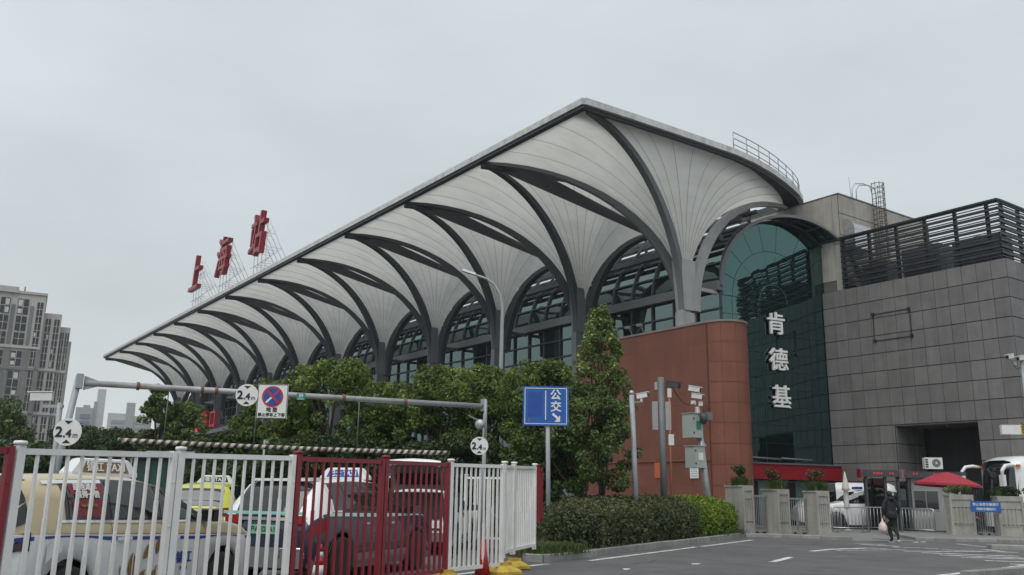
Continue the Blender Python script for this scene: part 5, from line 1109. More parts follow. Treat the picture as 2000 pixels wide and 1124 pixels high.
t_ = thing('folded_parasol', 'folded white parasol standing before the white vehicle', 'parasol', S(15.65, 42.0, 0), SA(0)); MB().lathe([(.02, 2.68), (.06, 2.5), (.17, 1.95), (.19, 1.85), (.1, 1.8), (.13, 1.5), (.1, 1.2), (.15, 1.02), (.05, 1.0)], 10).build('cloth', M('dirty white cloth', (.5, .49, .46), .8, var=.15, scale=4) if 'dirty white cloth' not in MATS else MATS['dirty white cloth'], t_, False); MB().tube([(0, 0, 0), (0, 0, 1.1)], .025, 6).build('pole', grey_pole, t_, False); MB().lathe([(.22, 0), (.22, .06), (.05, .1)], 12).build('base', concrete, t_, False)
t_ = thing('dotted_umbrella', 'pink umbrella with white dots behind the blue notice board', 'umbrella', S(19.2, 38.2, 0), SA(0)); pink = M('pink cloth', (.42, .04, .08), .7); rows = [[(-.1+rr*math.cos(a), rr*math.sin(a), .98-.42*rr*rr-.35*rr*math.cos(a)*.4) for a in np.linspace(0, 2*PI, 17)[:-1]] for rr in (.02, .25, .5, .68)]
MB().grid(rows, smooth=True, closed=True).build('canopy', pink, t_, False)
for k in range(22):
    rr = .2+.45*((k*7) % 11)/11; a = k*2.4; MB().lathe([(.035, 0), (.0, .006)], 8, (-.1+rr*math.cos(a), rr*math.sin(a), .985-.42*rr*rr-.14*rr*math.cos(a))).build('dot', sign_white, t_, False)
MB().tube([(-.1, 0, .3), (-.1, 0, 1.05)], .012, 5).build('shaft', steel_mid, t_, False)
t_ = thing('scooter', 'parked scooter under the pink dotted umbrella', 'scooter', S(19.2, 38.2, 0), SA(.2)); MB().lathe([(.2, -.05), (.23, -.02), (.23, .02), (.2, .05)], 16, (-.5, 0, .23), axis='y').build('wheel', black_m, t_, False); MB().lathe([(.2, -.05), (.23, -.02), (.23, .02), (.2, .05)], 16, (.5, 0, .23), axis='y').build('wheel', black_m, t_, False); MB().sweep([(-.45, 0, .45), (-.3, 0, .3), (.15, 0, .28), (.3, 0, .55), (.5, 0, .6)], .22, .14, (0, 1, 0)).build('body', steel_mid, t_, False); MB().tube([(-.5, 0, .25), (-.38, 0, .75), (-.32, -.25, .82)], .025, 6).build('handlebar', ink, t_, False)
t_ = thing('blue_stand_board', 'narrow blue board standing beside the right gate pillar', 'board', S(20.75, 36.6, .12), SA(.6)); MB().box((0, 0, .3), (.25, .03, .6)).build('panel', sign_blue, t_, False); MB().box((0, .06, .02), (.25, .2, .03)).build('foot', steel_mid, t_, False)
# ---- guard booth and portal with lit board
t_ = thing('guard_booth', 'dark framed guard booth with white cabin and red lit board on top', 'booth', S(18.9, 43.3, 0), SA(-.05)); bw = M('booth white', (.3, .3, .295), .6, var=.08, scale=2)
MB().box((1.45, .6, 1.25), (2.3, 1.6, 2.4)).build('cabin', bw, t_, False); MB().box((.95, -.21, 1.45), (1.15, .04, .95)).build('window_frame', steel_light, t_, False)
for x in (.66, 1.23): MB().box((x, -.235, 1.45), (.53, .02, .83)).build('window_pane', car_glass, t_, False)
for x in (-1.85, -.95, -.35, .12): MB().box((x, -.3, 1.25), (.11, .16, 2.5)).build('frame_post', steel_dark, t_, False)
MB().box((-1.1, .6, 1.25), (1.1, .06, 2.4)).build('dark_glass', car_glass, t_, False); MB().box((-.12, -.22, 1.2), (.46, .03, 2.2)).build('dark_glass', car_glass, t_, False)
MB().box((-1.2, -.25, 2.66), (1.75, .5, .32)).build('board_case', steel_dark, t_, False); MB().box((1.3, -.25, 2.62), (3.0, .5, .3)).build('board_case', steel_dark, t_, False); MB().box((-.2, -.27, 2.64), (.26, .56, .4)).build('board_end', steel_mid, t_, False); MB().box((-2.1, -.25, 2.64), (.08, .54, .4)).build('board_end', letter_red, t_, False)
led = M('red lamp glow', (.7, .02, .03), .5, var=0, emit=.3)
for x in (-1.5, -1.38, -1.28, -1.15, -.75, -.62, .35, .5, 1.3, 1.45, 1.75, 1.9, 2.15): MB().box((x, -.505, 2.66), (.06, .01, .07)).build('lit_character', led, t_, False)
for x in (-.28, -.1): MB().box((x, -.56, 2.64), (.05, .02, .3)).build('red_strip', letter_red, t_, False)
MB().box((2.35, 0, 1.1), (.6, .1, 2.1)).build('side_wall', M('pale brick', (.36, .36, .35), .8, bump=.6, bscale=14), t_, False)
t_ = thing('air_conditioner', 'white air conditioner unit on the booth roof before the dark portal', 'air conditioner', S(20.55, 43.6, 2.92), SA(-.1)); MB().box((0, 0, .27), (.82, .34, .54)).build('casing', white_paint, t_, False); MB().lathe([(.2, 0), (.2, .012)], 20, (.12, -.178, .28), axis='y').build('fan_grille', steel_mid, t_, False); MB().lathe([(.05, 0), (.05, .01)], 10, (.12, -.19, .28), axis='y').build('fan_hub', white_paint, t_, False)
for q in range(4): MB().box((-.32, -.175, .1+.11*q), (.12, .012, .07)).build('side_vent', ink, t_, False)
for x in (-.3, .3): MB().box((x, 0, -.02), (.06, .3, .05)).build('foot', steel_dark, t_, False)
t_ = thing('railing_fence', 'dark barred yard fence between booth and coach', 'fence', S(22.5, 43.0, 0), SA(0))
for k in range(15): MB().box((-.9+.13*k, 0, 1.2), (.03, .03, 2.4)).build('bar', steel_dark, t_, False)
for z in (.2, 2.3): MB().box((0, 0, z), (2.0, .04, .05)).build('rail', steel_dark, t_, False)
# wall camera cluster and hazard box at the right picture edge
t_ = thing('wall_cameras', 'cluster of white cameras on an arm at the right picture edge', 'camera', S(20.9, 36.4, 7.2), SA(0)); MB().tube([(.45, 0, -7.1), (.35, 0, .1)], .07, 10).build('pole', grey_pole, t_, False); MB().bar((-.1, 0, 0), (.4, 0, 0), .05, .05).build('arm', galv, t_, False); camera_head(t_, (-.12, 0, .12), 3.7, True, 1.2, .2); camera_head(t_, (.28, -.1, .05), 3.6, True, 1.2, .2); MB().box((.05, 0, -.14), (.12, .1, .18)).build('relay_box', galv, t_, False); MB().tube([(.0, 0, -.2), (.1, 0, -.4), (.3, 0, -.32)], .015, 5).build('cable', ink, t_, False)
t_ = thing('hazard_box', 'white box with yellow and black hazard end at the right edge', 'sign box', S(20.45, 36.35, 4.3), SA(-.1)); MB().box((0, 0, 0), (.75, .2, .38)).build('panel', sign_white, t_, False); MB().box((.5, 0, .02), (.26, .24, .42)).build('hazard_end', yellow_m, t_, False)
for q in range(4): MB().box((.5, -.125, -.15+.11*q), (.26, .006, .035), rot=Matrix.Rotation(.6, 3, 'Y')).build('hazard_stripe', ink, t_, False)
MB().bar((.6, .0, 0), (.85, 0, 0), .08, .08).build('arm', grey_pole, t_, False)
# green tarpaulin stall behind the yellow taxi
t_ = thing('tarpaulin_stall', 'dark green tarpaulin stall behind the yellow taxi', 'stall', S(-11.2, 31, 0), SA(.1)); tarp = M('dark green tarpaulin', (.012, .05, .042), .7, var=.2, scale=1.5)
for k in range(5): MB().box((-1.4+.7*k, 0, 1.2), (.68, .06+.03*(k % 2), 2.4)).build('curtain', tarp, t_, False)
MB().box((0, .6, 2.5), (3.6, 1.6, .14)).build('roof', tarp, t_, False); MB().box((-.4, -.22, 2.6), (1.6, .06, .12)).build('white_edge', M('pale lilac cloth', (.42, .42, .55), .7), t_, False)
for x in (-1.7, 1.7): MB().box((x, -.1, 1.25), (.06, .06, 2.5)).build('post', galv, t_, False)
# small white posts with cameras left of the gantry
t_ = thing('lane_camera', 'small camera on a bracket near the left gantry post', 'camera', S(-8.95, 17.6, 0), SA(0)); MB().tube([(.12, 0, 0), (.02, 0, 3.05)], .045, 10).build('pole', grey_pole, t_, False); MB().bar((-.3, 0, 2.98), (.1, 0, 2.98), .06, .06).build('arm', galv, t_, False); camera_head(t_, (-.35, 0, 3.16), 3.4, True, 1.15, .05)
t_ = thing('short_lane_post', 'thin grey post rising above the second white fence panel', 'post', S(-5.6, 20.5, 0), SA(0)); MB().tube([(0, 0, 0), (0, 0, 2.55)], .025, 6).build('post', grey_pole, t_, False); MB().box((.05, 0, 2.5), (.08, .05, .06)).build('cap', galv, t_, False)
# ================================================================== VEHICLES
paint_cache = {}
def paintm(name, col, rough=.28):
    m = M(name, col, rough, 0, var=.04, scale=2, spec=.5); b = m.node_tree.nodes['Principled BSDF']; b.inputs['Coat Weight'].default_value = .5; b.inputs['Coat Roughness'].default_value = .06; return m
c_white = paintm('car white', (.70, .71, .72)); c_beige = paintm('car beige', (.47, .385, .235)); c_navy = paintm('car navy', (.012, .02, .05), .2); c_yellow = paintm('car yellow', (.50, .50, .03)); c_teal = paintm('car mint stripe', (.22, .55, .50)); c_grey = paintm('car grey plastic', (.14, .145, .15), .5); c_black = paintm('car black', (.012, .012, .013), .3)
tail_red = M('tail lamp red', (.26, .006, .01), .15, var=.05); tail_dark = M('tail lamp smoked', (.035, .008, .01), .12, var=.05); lampclear = M('head lamp clear', (.45, .47, .5), .1, var=.05); tyre_m = M('tyre', (.02, .02, .021), .85, var=.1); rim_m = M('alloy rim', (.6, .61, .62), .3, .8, var=.05); rim_dark = M('dark rim recess', (.03, .03, .032), .6, var=0); chrome = M('chrome', (.7, .7, .7), .12, 1, var=0)
plate_green = M('green number plate', (.16, .42, .28), .5, var=.05); brown_st = M('brown stripe', (.19, .10, .05), .4, var=0); blue_st = M('blue stripe', (.02, .05, .27), .4, var=0); gold_lf = M('gold leaf decal', (.23, .13, .035), .45, var=.15, scale=8); ad_red = M('advert red', (.19, .02, .028), .5, var=.05); sign_box = M('roof sign white', (.62, .64, .66), .35, var=.03)
def interp(t, u):
    if u <= t[0][0]: return t[0][1]
    for (a, x), (b, y) in zip(t[:-1], t[1:]):
        if u <= b: k = (u-a)/(b-a); k = k*k*(3-2*k)*.5+k*.5; return x+(y-x)*k
    return t[-1][1]
HATCH = dict(zt=[(0, .74), (.012, .92), (.05, 1.12), (.10, 1.37), (.155, 1.475), (.3, 1.52), (.45, 1.515), (.55, 1.46), (.62, 1.34), (.72, 1.08), (.75, 1.03), (.85, .96), (.94, .84), (.985, .68), (1, .5)],
    zb=[(0, .70), (.03, .9), (.1, .99), (.5, .95), (.72, .95), (.76, .97), (.85, .9), (.94, .78), (1, .46)], wl=[(0, .70), (.025, .83), (.1, .895), (.5, .91), (.88, .89), (.96, .80), (1, .6)], wr=[(0, .55), (.1, .58), (.3, .62), (.6, .6), (.74, .66), (.9, .66), (1, .5)])
HATCH2 = dict(HATCH, zt=[(0, .76), (.01, 1.0), (.028, 1.22), (.05, 1.42), (.08, 1.53), (.15, 1.57), (.3, 1.585), (.45, 1.575), (.55, 1.51), (.62, 1.39), (.72, 1.15), (.75, 1.1), (.85, 1.02), (.94, .9), (.985, .7), (1, .5)], zb=[(u, z+(.085 if .02 < u < .95 else 0)) for u, z in HATCH['zb']], wr=[(0, .6), (.05, .6), (.1, .61), (.3, .63), (.6, .61), (.74, .67), (.9, .67), (1, .5)])
SUV = dict(zt=[(0, .86), (.01, 1.05), (.035, 1.25), (.07, 1.48), (.11, 1.61), (.3, 1.66), (.48, 1.65), (.57, 1.58), (.64, 1.43), (.73, 1.16), (.76, 1.11), (.87, 1.04), (.95, .94), (.985, .78), (1, .6)],
    zb=[(0, .8), (.02, .98), (.08, 1.08), (.5, 1.04), (.73, 1.04), (.77, 1.06), (.87, .99), (.95, .88), (1, .55)], wl=[(0, .76), (.02, .86), (.08, .91), (.5, .925), (.9, .91), (.97, .83), (1, .65)], wr=[(0, .6), (.1, .62), (.3, .65), (.6, .63), (.75, .7), (.92, .7), (1, .55)])
VAN = dict(zt=[(0, 1.9), (.02, 2.2), (.06, 2.28), (.6, 2.3), (.72, 2.24), (.8, 1.95), (.88, 1.45), (.93, 1.22), (.98, 1.0), (1, .7)], zb=[(0, 1.2), (.5, 1.2), (.86, 1.15), (.93, 1.05), (1, .6)], wl=[(0, .84), (.03, .92), (.9, .93), (.97, .86), (1, .7)], wr=[(0, .74), (.5, .78), (.8, .74), (.95, .7), (1, .55)])
def make_car(name, label, cat, loc, rz, prof, L, segm, mats, wheels, wr_=.32, split=.80, glass_u=(.14, .70), pillars=(.30, .47), rear_glass=(.03, .105), group=None, hatch_open=False, Hs=1.0, rise=0.0):
    """segm: material slot for each of the 8 strips of the half section, from sill to roof"""
    t_ = thing(name, label, cat, loc, rz, group)
    def ring(u):
        x = (u-.5)*L; zt = interp(prof['zt'], u)*Hs; zb = min(interp(prof['zb'], u)*Hs, zt-.015); w = interp(prof['wl'], u); wr = interp(prof['wr'], u)
        low = .2+.12*max(0, (.04-u)/.04)+.08*max(0, (u-.94)/.06); ar = 0
        for uw in wheels:
            dx = (u-uw)*L; R = wr_+.075
            if abs(dx) < R: ar = max(ar, wr_+math.sqrt(R*R-dx*dx))
        z0 = max(low, ar); z1 = max(low+.14, ar+.01); z2 = max(split*Hs+rise*(.55-u), ar+.03); z2 = min(z2, zb-.02)
        z1 = min(z1, z2-.01); z0 = min(z0, z1-.005)
        wb = w*.985; cab = max(0, min(1, (zt-zb)/.3))
        return [(x, w*.95, z0), (x, w, z1), (x, w*.998, z2), (x, wb, zb-.045), (x, wb-.025, zb), (x, wb*.5+wr*.5+.03*cab, zb+(zt-zb)*.52), (x, wr+.03*cab, zt-.055*cab-.004), (x, wr*.72, zt-.008), (x, 0, zt)]
    us = sorted(set([0, .006, .012, .02, .03, .045, .06, .08, .1, .12, .14, .94, .955, .97, .98, .99, 1]+[k/70 for k in range(10, 67)]))
    body = MB(); prev = None
    for u in us:
        r = ring(u); full = r+[(x, -y, z) for x, y, z in reversed(r[:-1])]
        b = len(body.v); body.v += full
        if prev is not None:
            n = len(full)
            for k in range(n-1):
                s_ = k if k < 8 else 15-k
                body.f.append((prev+k, prev+k+1, b+k+1, b+k)); body.m.append(segm[2] if u < .013 else segm[s_]); body.sm.append(True)
        else: body.f.append(tuple(b+k for k in reversed(range(len(full))))); body.m.append(segm[2]); body.sm.append(False)
        prev = b
    n = len(full); body.f.append(tuple(prev+k for k in range(n))); body.m.append(segm[1]); body.sm.append(False)
    body.build('body', mats, t_, False)
    ub = MB(); ub.box((0, 0, .36), (L*.9, 1.5, .3)); ub.build('underbody', c_black, t_, False)
    def sp(u, s_, side, off):
        r = ring(u); k = min(7, int(s_)); f = s_-k; a, b = Vector(r[k]), Vector(r[k+1]); p = a.lerp(b, f); q = b-a; nrm = Vector((0, q.z, -q.y)); 
        if nrm.length < 1e-6: nrm = Vector((0, 1, 0))
        nrm.normalize(); p = p+nrm*off; return Vector((p.x, p.y*side, p.z))
    def patch(nm, u0, u1, s0, s1, mat, side=-1, off=.006, nu=8, nsg=4, skew=None, parent=None):
        rows = []
        for i in range(nu+1):
            row = []
            for j in range(nsg+1):
                u = u0+(u1-u0)*i/nu; s_ = s0+(s1-s0)*j/nsg
                if skew: u = u+skew*(j/nsg)
                row.append(sp(u, s_, side, off))
            rows.append(row)
        if side > 0: rows.reverse()
        o = MB().grid(rows).build(nm, mat, parent or t_, False); return o
    def top_patch(nm, u0, u1, yk, mat, off=.008, shrink=0.0):
        rows = []
        for i in range(9):
            u = u0+(u1-u0)*i/8; r = ring(u); c = Vector(r[8]); e = Vector(r[6]); m7 = Vector(r[7]); row = []
            for f in (-1, -.75, -.4, 0, .4, .75, 1):
                a = abs(f)*yk; p = c.lerp(m7, a/.72) if a <= .72 else m7.lerp(e, (a-.72)/.28); row.append((p.x-off*(1 if u < .4 else -1), p.y*(1 if f >= 0 else -1), p.z+off))
            rows.append(row)
        return MB().grid(rows).build(nm, mat, t_, False)
    edges = [glass_u[0]]+[q for p_ in pillars for q in (p_-.008, p_+.008)]+[glass_u[1]]
    for side in (-1, 1):
        patch('window_band', glass_u[0]-.012, glass_u[1]+.012, 4.08, 6.0, c_black, side, .004, 14)
        for a, b in zip(edges[0::2], edges[1::2]): patch('window', a, b, 4.2, 5.9, car_glass, side, .009)
    if not hatch_open: top_patch('rear_window', rear_glass[0], rear_glass[1], .93, car_glass)
    top_patch('windscreen', .585, .725, .96, car_glass)
    for uw in wheels:
        for side in (-1, 1):
            x = (uw-.5)*L; y = side*.835
            w_ = thing('wheel', None, None, (x, y, wr_)); w_.parent = t_
            if 'label' in w_: del w_['label']
            s_ = side
            MB().lathe([(wr_-.09, -.1), (wr_-.02, -.1), (wr_, -.07), (wr_, .07), (wr_-.02, .1), (wr_-.09, .1)], 28, axis='y').build('tyre', tyre_m, w_, False)
            MB().lathe([(wr_-.085, -.02), (wr_-.085, .02)], 24, (0, s_*.04, 0), axis='y').build('rim_dish', rim_dark, w_, False)
            mb = MB(); R_ = wr_-.09
            for k in range(10):
                a = 2*PI*k/10; mb.bar((.05*math.cos(a), s_*.085, .05*math.sin(a)), (R_*math.cos(a), s_*.075, R_*math.sin(a)), .03, .03, up=(0, 1, 0))
            mb.lathe([(.06, -.01), (.06, .01)], 14, (0, s_*.088, 0), axis='y'); mb.build('rim', rim_m, w_, False)
            mb = MB(); mb.tube([(R_*math.cos(a), s_*.08, R_*math.sin(a)) for a in np.linspace(0, 2*PI, 25)], .012, 6, cap=False); mb.build('rim_lip', rim_m, w_, False)
            ring_pts = [((wr_+.07)*math.cos(a), (wr_+.07)*math.sin(a)) for a in np.linspace(-.35, PI+.35, 22)]
            mb = MB(); mb.prism([(px, -s_*.08, pz) for px, pz in ring_pts], (0, -s_*.03, 0)); mb.build('wheel_well', c_black, w_, False)
    for side in (-1, 1):
        m0 = sp(glass_u[1]-.02, 4.3, side, .03); mb = MB(); mb.box(m0+V(.02, side*.11, .03), (.16, .2, .15)); mb.build('mirror', c_black, t_, False); mb = MB(); mb.box(m0+V(-.065, side*.11, .035), (.01, .16, .11)); mb.build('mirror_glass', car_glass, t_, False)
    return t_, sp, patch, top_patch, ring
def seam_lines(patch, us, s0=1.0, s1=4.0):
    for u in us: patch('door_seam', u, u+.0018, s0, s1, c_black, -1, .003, 1, 6); patch('door_seam', u, u+.0018, s0, s1, c_black, 1, .003, 1, 6)
def handles(t_, sp, us, mat, s_=2.6):
    for u in us:
        for side in (-1, 1): p = sp(u, s_, side, .02); MB().box(p, (.2, .04, .035)).build('door_handle', mat, t_, False)
def roof_sign(t_, x, z, w, body, txt, panel, tcol, rot=0.0):
    rs = thing('roof_sign', None, None, (x, 0, z), rot); rs.parent = t_
    if 'label' in rs: del rs['label']
    mb = MB(); rows = [[(-.11, -w/2, 0), (.11, -w/2, 0), (.11, w/2, 0), (-.11, w/2, 0)], [(-.11, -w/2, .05), (.11, -w/2, .05), (.11, w/2, .05), (-.11, w/2, .05)], [(-.085, -w*.36, .2), (.085, -w*.36, .2), (.085, w*.36, .2), (-.085, w*.36, .2)], [(-.06, -w*.32, .215), (.06, -w*.32, .215), (.06, w*.32, .215), (-.06, w*.32, .215)]]
    mb.grid(rows, smooth=False, closed=True); mb.add(rows[-1], [(0, 1, 2, 3)]); mb.build('shell', sign_box, rs, False)
    for s_ in (-1, 1):
        tl = math.atan2(.025, .15)
        MB().add([(s_*.113, -w*.36, .045), (s_*.113, w*.36, .045), (s_*.092, w*.3, .175), (s_*.092, -w*.3, .175)], [(0, 1, 2, 3) if s_ > 0 else (3, 2, 1, 0)]).build('panel', panel, rs, False)
        text('sign_text', txt, .125, tcol, rs, (s_*.108, 0, .108), rot=(PI/2-tl, 0, s_*PI/2), bold=.003)
    return rs
def plate(t_, x, y, z, txt, rz, mat=plate_green):
    p = thing('number_plate', None, None, (x, y, z), rz); p.parent = t_
    if 'label' in p: del p['label']
    MB().box((0, 0, 0), (.48, .015, .14)).build('plate', mat, p, False); text('plate_text', txt, .105, ink, p, (0, -.01, 0), bold=.002)
def heading(a): # angle from the street's 'dep' axis towards 'lat' -> world rotation of the car's x axis
    v = RD*math.sin(a)+FD*math.cos(a); return math.atan2(v.y, v.x)
# --- cream and white taxi, nearest
t_, sp, patch, top_patch, ring = make_car('taxi', 'cream and white taxi with gold leaf decals behind the white fence', 'taxi', S(-4.98, 11.15), heading(.295), HATCH2, 4.55, [1, 1, 0, 0, 0, 0, 0, 0], [c_beige, c_white], (.195, .79), split=.90, rise=.16, glass_u=(.19, .705), pillars=(.315, .50), group='taxis behind the fence')
for side in (-1, 1):
    patch('brown_stripe', .03, .93, 2.03, 2.14, brown_st, side, .004, 20, 1); patch('white_stripe', .03, .94, 1.97, 2.02, c_white, side, .004, 20, 1); patch('blue_stripe', .03, .95, 1.90, 1.965, blue_st, side, .004, 20, 1); patch('chrome_strip', .15, .72, 4.02, 4.12, chrome, side, .012, 14, 1)
    patch('tail_lamp', .012, .075, 1.75, 2.9, tail_dark, side, .012, 5, 4); patch('tail_lamp', .014, .05, 2.2, 2.45, tail_red, side, .016, 4, 1); patch('head_lamp', .90, .975, 2.3, 3.1, lampclear, side, .01, 5, 3)
    patch('window_advert', .20, .305, 4.25, 5.75, ad_red, side, .014, 5, 3, None); patch('window_trim', .13, .31, 5.75, 5.95, c_white, side, .013, 5, 1)
    patch('fuel_flap', .12, .165, 1.35, 1.75, c_white, side, .006, 3, 3); patch('rear_quarter_glass', .045, .075, 4.2, 5.7, c_black, side, .008, 4, 3)
seam_lines(patch, (.318, .503, .665)); handles(t_, sp, (.36, .545), c_white, 1.93)
pa = sp(.245, 5.15, -1, .018); tl = math.radians(-63)
for k, (ln, sz) in enumerate((('盐池滩羊', .088), ('值得一尝', .088), ('400-833-598', .045))): text('advert_text', ln, sz, sign_white if k < 2 else gold_lf, t_, sp(.250, 5.5-.42*k, -1, .022), rot=(math.radians(66), 0, 0), bold=.003)
def leaf_decal(u, s_, sz, rot_):
    p = sp(u, s_, -1, .012); pts = [(0, -.5), (.2, -.2), (.24, .1), (.12, .4), (0, .55), (-.14, .35), (-.22, .05), (-.16, -.25)]; c, s2 = math.cos(rot_), math.sin(rot_)
    MB().prism([(p.x+(x*c-y*s2)*sz, p.y-.002, p.z+(x*s2+y*c)*sz) for x, y in pts], (0, .004, 0)).build('leaf_decal', gold_lf, t_, False)
    MB().bar((p.x-.5*sz*-s2*-1, p.y-.006, p.z-.45*sz*c), (p.x+.5*sz*-s2, p.y-.006, p.z+.5*sz*c), .004, .012, up=(1, 0, 0)).build('leaf_vein', c_white, t_, False)
for u, s_, sz, r_ in ((.40, 1.35, .33, .1), (.455, 1.7, .26, -.7), (.49, 1.78, .2, -.2), (.515, 1.75, .2, .25), (.43, 1.08, .3, -.5), (.47, 1.15, .26, -.9), (.365, 1.3, .16, .4), (.36, 1.05, .2, -.3), (.50, 1.25, .18, .6), (.52, 1.35, .15, -.4)): leaf_decal(u, s_, sz, r_)
text('door_text', '锦江', .15, blue_st, t_, sp(.60, 1.5, -1, .012), bold=.004); text('door_text', 'DA zhong TAXI' if False else 'TAXI', .06, blue_st, t_, sp(.60, 1.28, -1, .012), bold=.002)
roof_sign(t_, -.1, 1.565, .95, sign_box, '锦江 TAXI', brown_st, sign_white, PI/2*.9)
plate(t_, -2.27, 0, .72, '沪A D8812' if False else '沪A', -PI/2)
# --- dark blue SUV taxi
t_, sp, patch, top_patch, ring = make_car('taxi', 'dark blue SUV taxi with white roof and mint stripe behind the red fence', 'taxi', S(-3.05, 16.6), heading(.34), SUV, 4.75, [2, 1, 1, 1, 0, 0, 0, 0], [c_white, c_navy, c_grey], (.19, .785), wr_=.36, split=.62, glass_u=(.14, .71), pillars=(.215, .325, .505), rear_glass=(.008, .098), group='taxis behind the fence')
for side in (-1, 1):
    patch('mint_stripe', .06, .8, 3.2, 4.02, c_teal, side, .006, 16, 2); patch('tail_lamp', .006, .10, 2.45, 2.95, tail_red, side, .014, 6, 3); patch('head_lamp', .91, .975, 2.3, 3.2, lampclear, side, .01, 5, 3); patch('lower_cladding', .1, .93, .9, 1.35, c_grey, side, .01, 30, 2)
    patch('quarter_decal', .125, .2, 4.1, 5.9, c_white, side, .008, 4, 3)
seam_lines(patch, (.325, .508, .68)); handles(t_, sp, (.365, .55), chrome, 2.75)
MB().box((-2.375, 0, 1.0), (.03, 1.3, .05)).build('light_bar', chrome, t_, False); plate(t_, -2.39, 0, .84, '沪A E26A1', -PI/2)
MB().box((-2.385, 0, 1.09), (.02, 1.5, .045)).build('mint_line', c_teal, t_, False)
for y in (-.56, .56): MB().box((-2.37, y, .99), (.05, .3, .13)).build('tail_lamp', tail_red, t_, False); MB().tube([(-2.4, y-.22, .42), (-2.4, y-.2, .56), (-2.4, y+.2, .56), (-2.4, y+.22, .42)], .02, 6).build('exhaust_trim', chrome, t_, False)
MB().box((-2.38, 0, .42), (.06, 1.45, .3)).build('bumper', c_grey, t_, False)
MB().box((-1.84, 0, 1.605), (.3, 1.1, .04)).build('spoiler', c_white, t_, False)
roof_sign(t_, .1, 1.645, .95, sign_box, '巴士 TAXI', sign_blue, sign_white)
# --- yellow taxi
t_, sp, patch, top_patch, ring = make_car('taxi', 'bright yellow taxi seen from behind beyond the cream taxi', 'taxi', S(-7.5, 23.2), heading(-.12), HATCH, 4.5, [0]*8, [c_yellow, c_grey], (.195, .79), split=.76, glass_u=(.16, .705), pillars=(.315, .50), rear_glass=(.03, .112), group='taxis behind the fence', Hs=1.04)
for side in (-1, 1): patch('tail_lamp', .006, .07, 2.2, 3.3, tail_red, side, .014, 5, 3)
for y in (-.62, .62): MB().box((-2.2, y, .93), (.08, .28, .17)).build('tail_lamp', tail_red, t_, False)
MB().box((-2.25, 0, .99), (.03, 1.2, .025)).build('chrome_bar', chrome, t_, False); plate(t_, -2.27, 0, .82, '沪A AX 78', -PI/2); MB().box((-2.24, 0, .5), (.08, 1.5, .26)).build('bumper', c_grey, t_, False); roof_sign(t_, 0, 1.56, .9, sign_box, '强生TAXI', ink, sign_white)
# --- white taxi with raised tailgate
t_, sp, patch, top_patch, ring = make_car('taxi', 'white taxi with its tailgate raised behind the red fence', 'taxi', S(-1.98, 23.7), heading(.1), HATCH, 4.5, [0]*8, [c_white, c_beige], (.195, .79), split=.76, glass_u=(.16, .705), pillars=(.315, .50), group='taxis behind the fence', hatch_open=True, Hs=1.03)
for side in (-1, 1): patch('tail_lamp', .012, .07, 2.2, 3.0, tail_red, side, .014, 5, 3); patch('roof_tint', .2, .6, 6.1, 7.0, c_beige, side, .006, 8, 2); patch('lower_cladding', .1, .93, .9, 1.2, c_grey, side, .01, 30, 2)
MB().add([(-2.225, -.66, .78), (-2.225, .66, .78), (-2.12, .68, 1.05), (-1.83, .6, 1.44), (-1.83, -.6, 1.44), (-2.12, -.68, 1.05)], [(0, 1, 2, 5), (5, 2, 3, 4)]).build('boot_opening', dark_m, t_, False)
MB().add([(-2.26, -.6, .82), (-2.26, .6, .82), (-2.2, .6, 1.02), (-2.2, -.6, 1.02)], [(3, 2, 1, 0)]).build('boot_mouth', dark_m, t_, False)
tg = [(-1.72, 1.53), (-2.05, 1.82), (-2.4, 2.05), (-2.62, 2.16), (-2.72, 2.14), (-2.74, 2.08)]
rows = [[(x, -.66+.03*k, z) for k in (0,)]+[(x, y, z+.05*(1-(y/.66)**2)) for y in (-.4, 0, .4)]+[(x, .66, z)] for x, z in tg]
MB().grid(rows).build('tailgate', c_white, t_, False); MB().grid([[(x+.02, y, z-.06) for x, y, z in reversed(r)] for r in rows]).build('tailgate_lining', c_grey, t_, False)
MB().add([(-1.9, -.52, 1.62), (-1.9, .52, 1.62), (-2.25, .52, 1.87), (-2.25, -.52, 1.87)], [(0, 1, 2, 3)]).build('tailgate_glass', car_glass, t_, False)
for y in (-.6, .6): MB().tube([(-1.95, y, 1.25), (-2.35, y, 1.95)], .015, 5).build('gas_strut', steel_mid, t_, False)
MB().box((-2.24, 0, .6), (.06, 1.3, .05)).build('bumper_trim', chrome, t_, False); MB().box((-2.23, 0, .42), (.06, 1.4, .2)).build('bumper', c_grey, t_, False)
# --- white pickup style vehicle and box van in the yard
t_, sp, patch, top_patch, ring = make_car('patrol_vehicle', 'white four wheel drive with blue roof lamp behind the crowd barriers', 'car', S(17.6, 45.4), heading(-1.45), SUV, 4.8, [0]*8, [c_white], (.19, .79), wr_=.37, glass_u=(.12, .70), pillars=(.3, .5), Hs=1.15)
for side in (-1, 1): patch('head_lamp', .9, .98, 2.3, 3.3, lampclear, side, .012, 5, 3)
MB().box((2.3, 0, .62), (.1, 1.4, .3)).build('grille', c_black, t_, False); MB().box((0.1, 0, 1.98), (.25, 1.1, .13)).build('roof_lamp', sign_blue2, t_, False); seam_lines(patch, (.32, .51, .68))
t_, sp, patch, top_patch, ring = make_car('box_van', 'white van parked behind the four wheel drive at the shop doors', 'van', S(17.9, 48.6), heading(-1.5), VAN, 5.2, [0]*8, [c_white], (.2, .82), wr_=.34, glass_u=(.62, .8), pillars=(.7,), rear_glass=(.005, .02), Hs=1.0)
patch('side_window', .25, .32, 4.4, 5.2, steel_mid, -1, .012, 3, 3); patch('side_window', .25, .32, 4.4, 5.2, steel_mid, 1, .012, 3, 3)
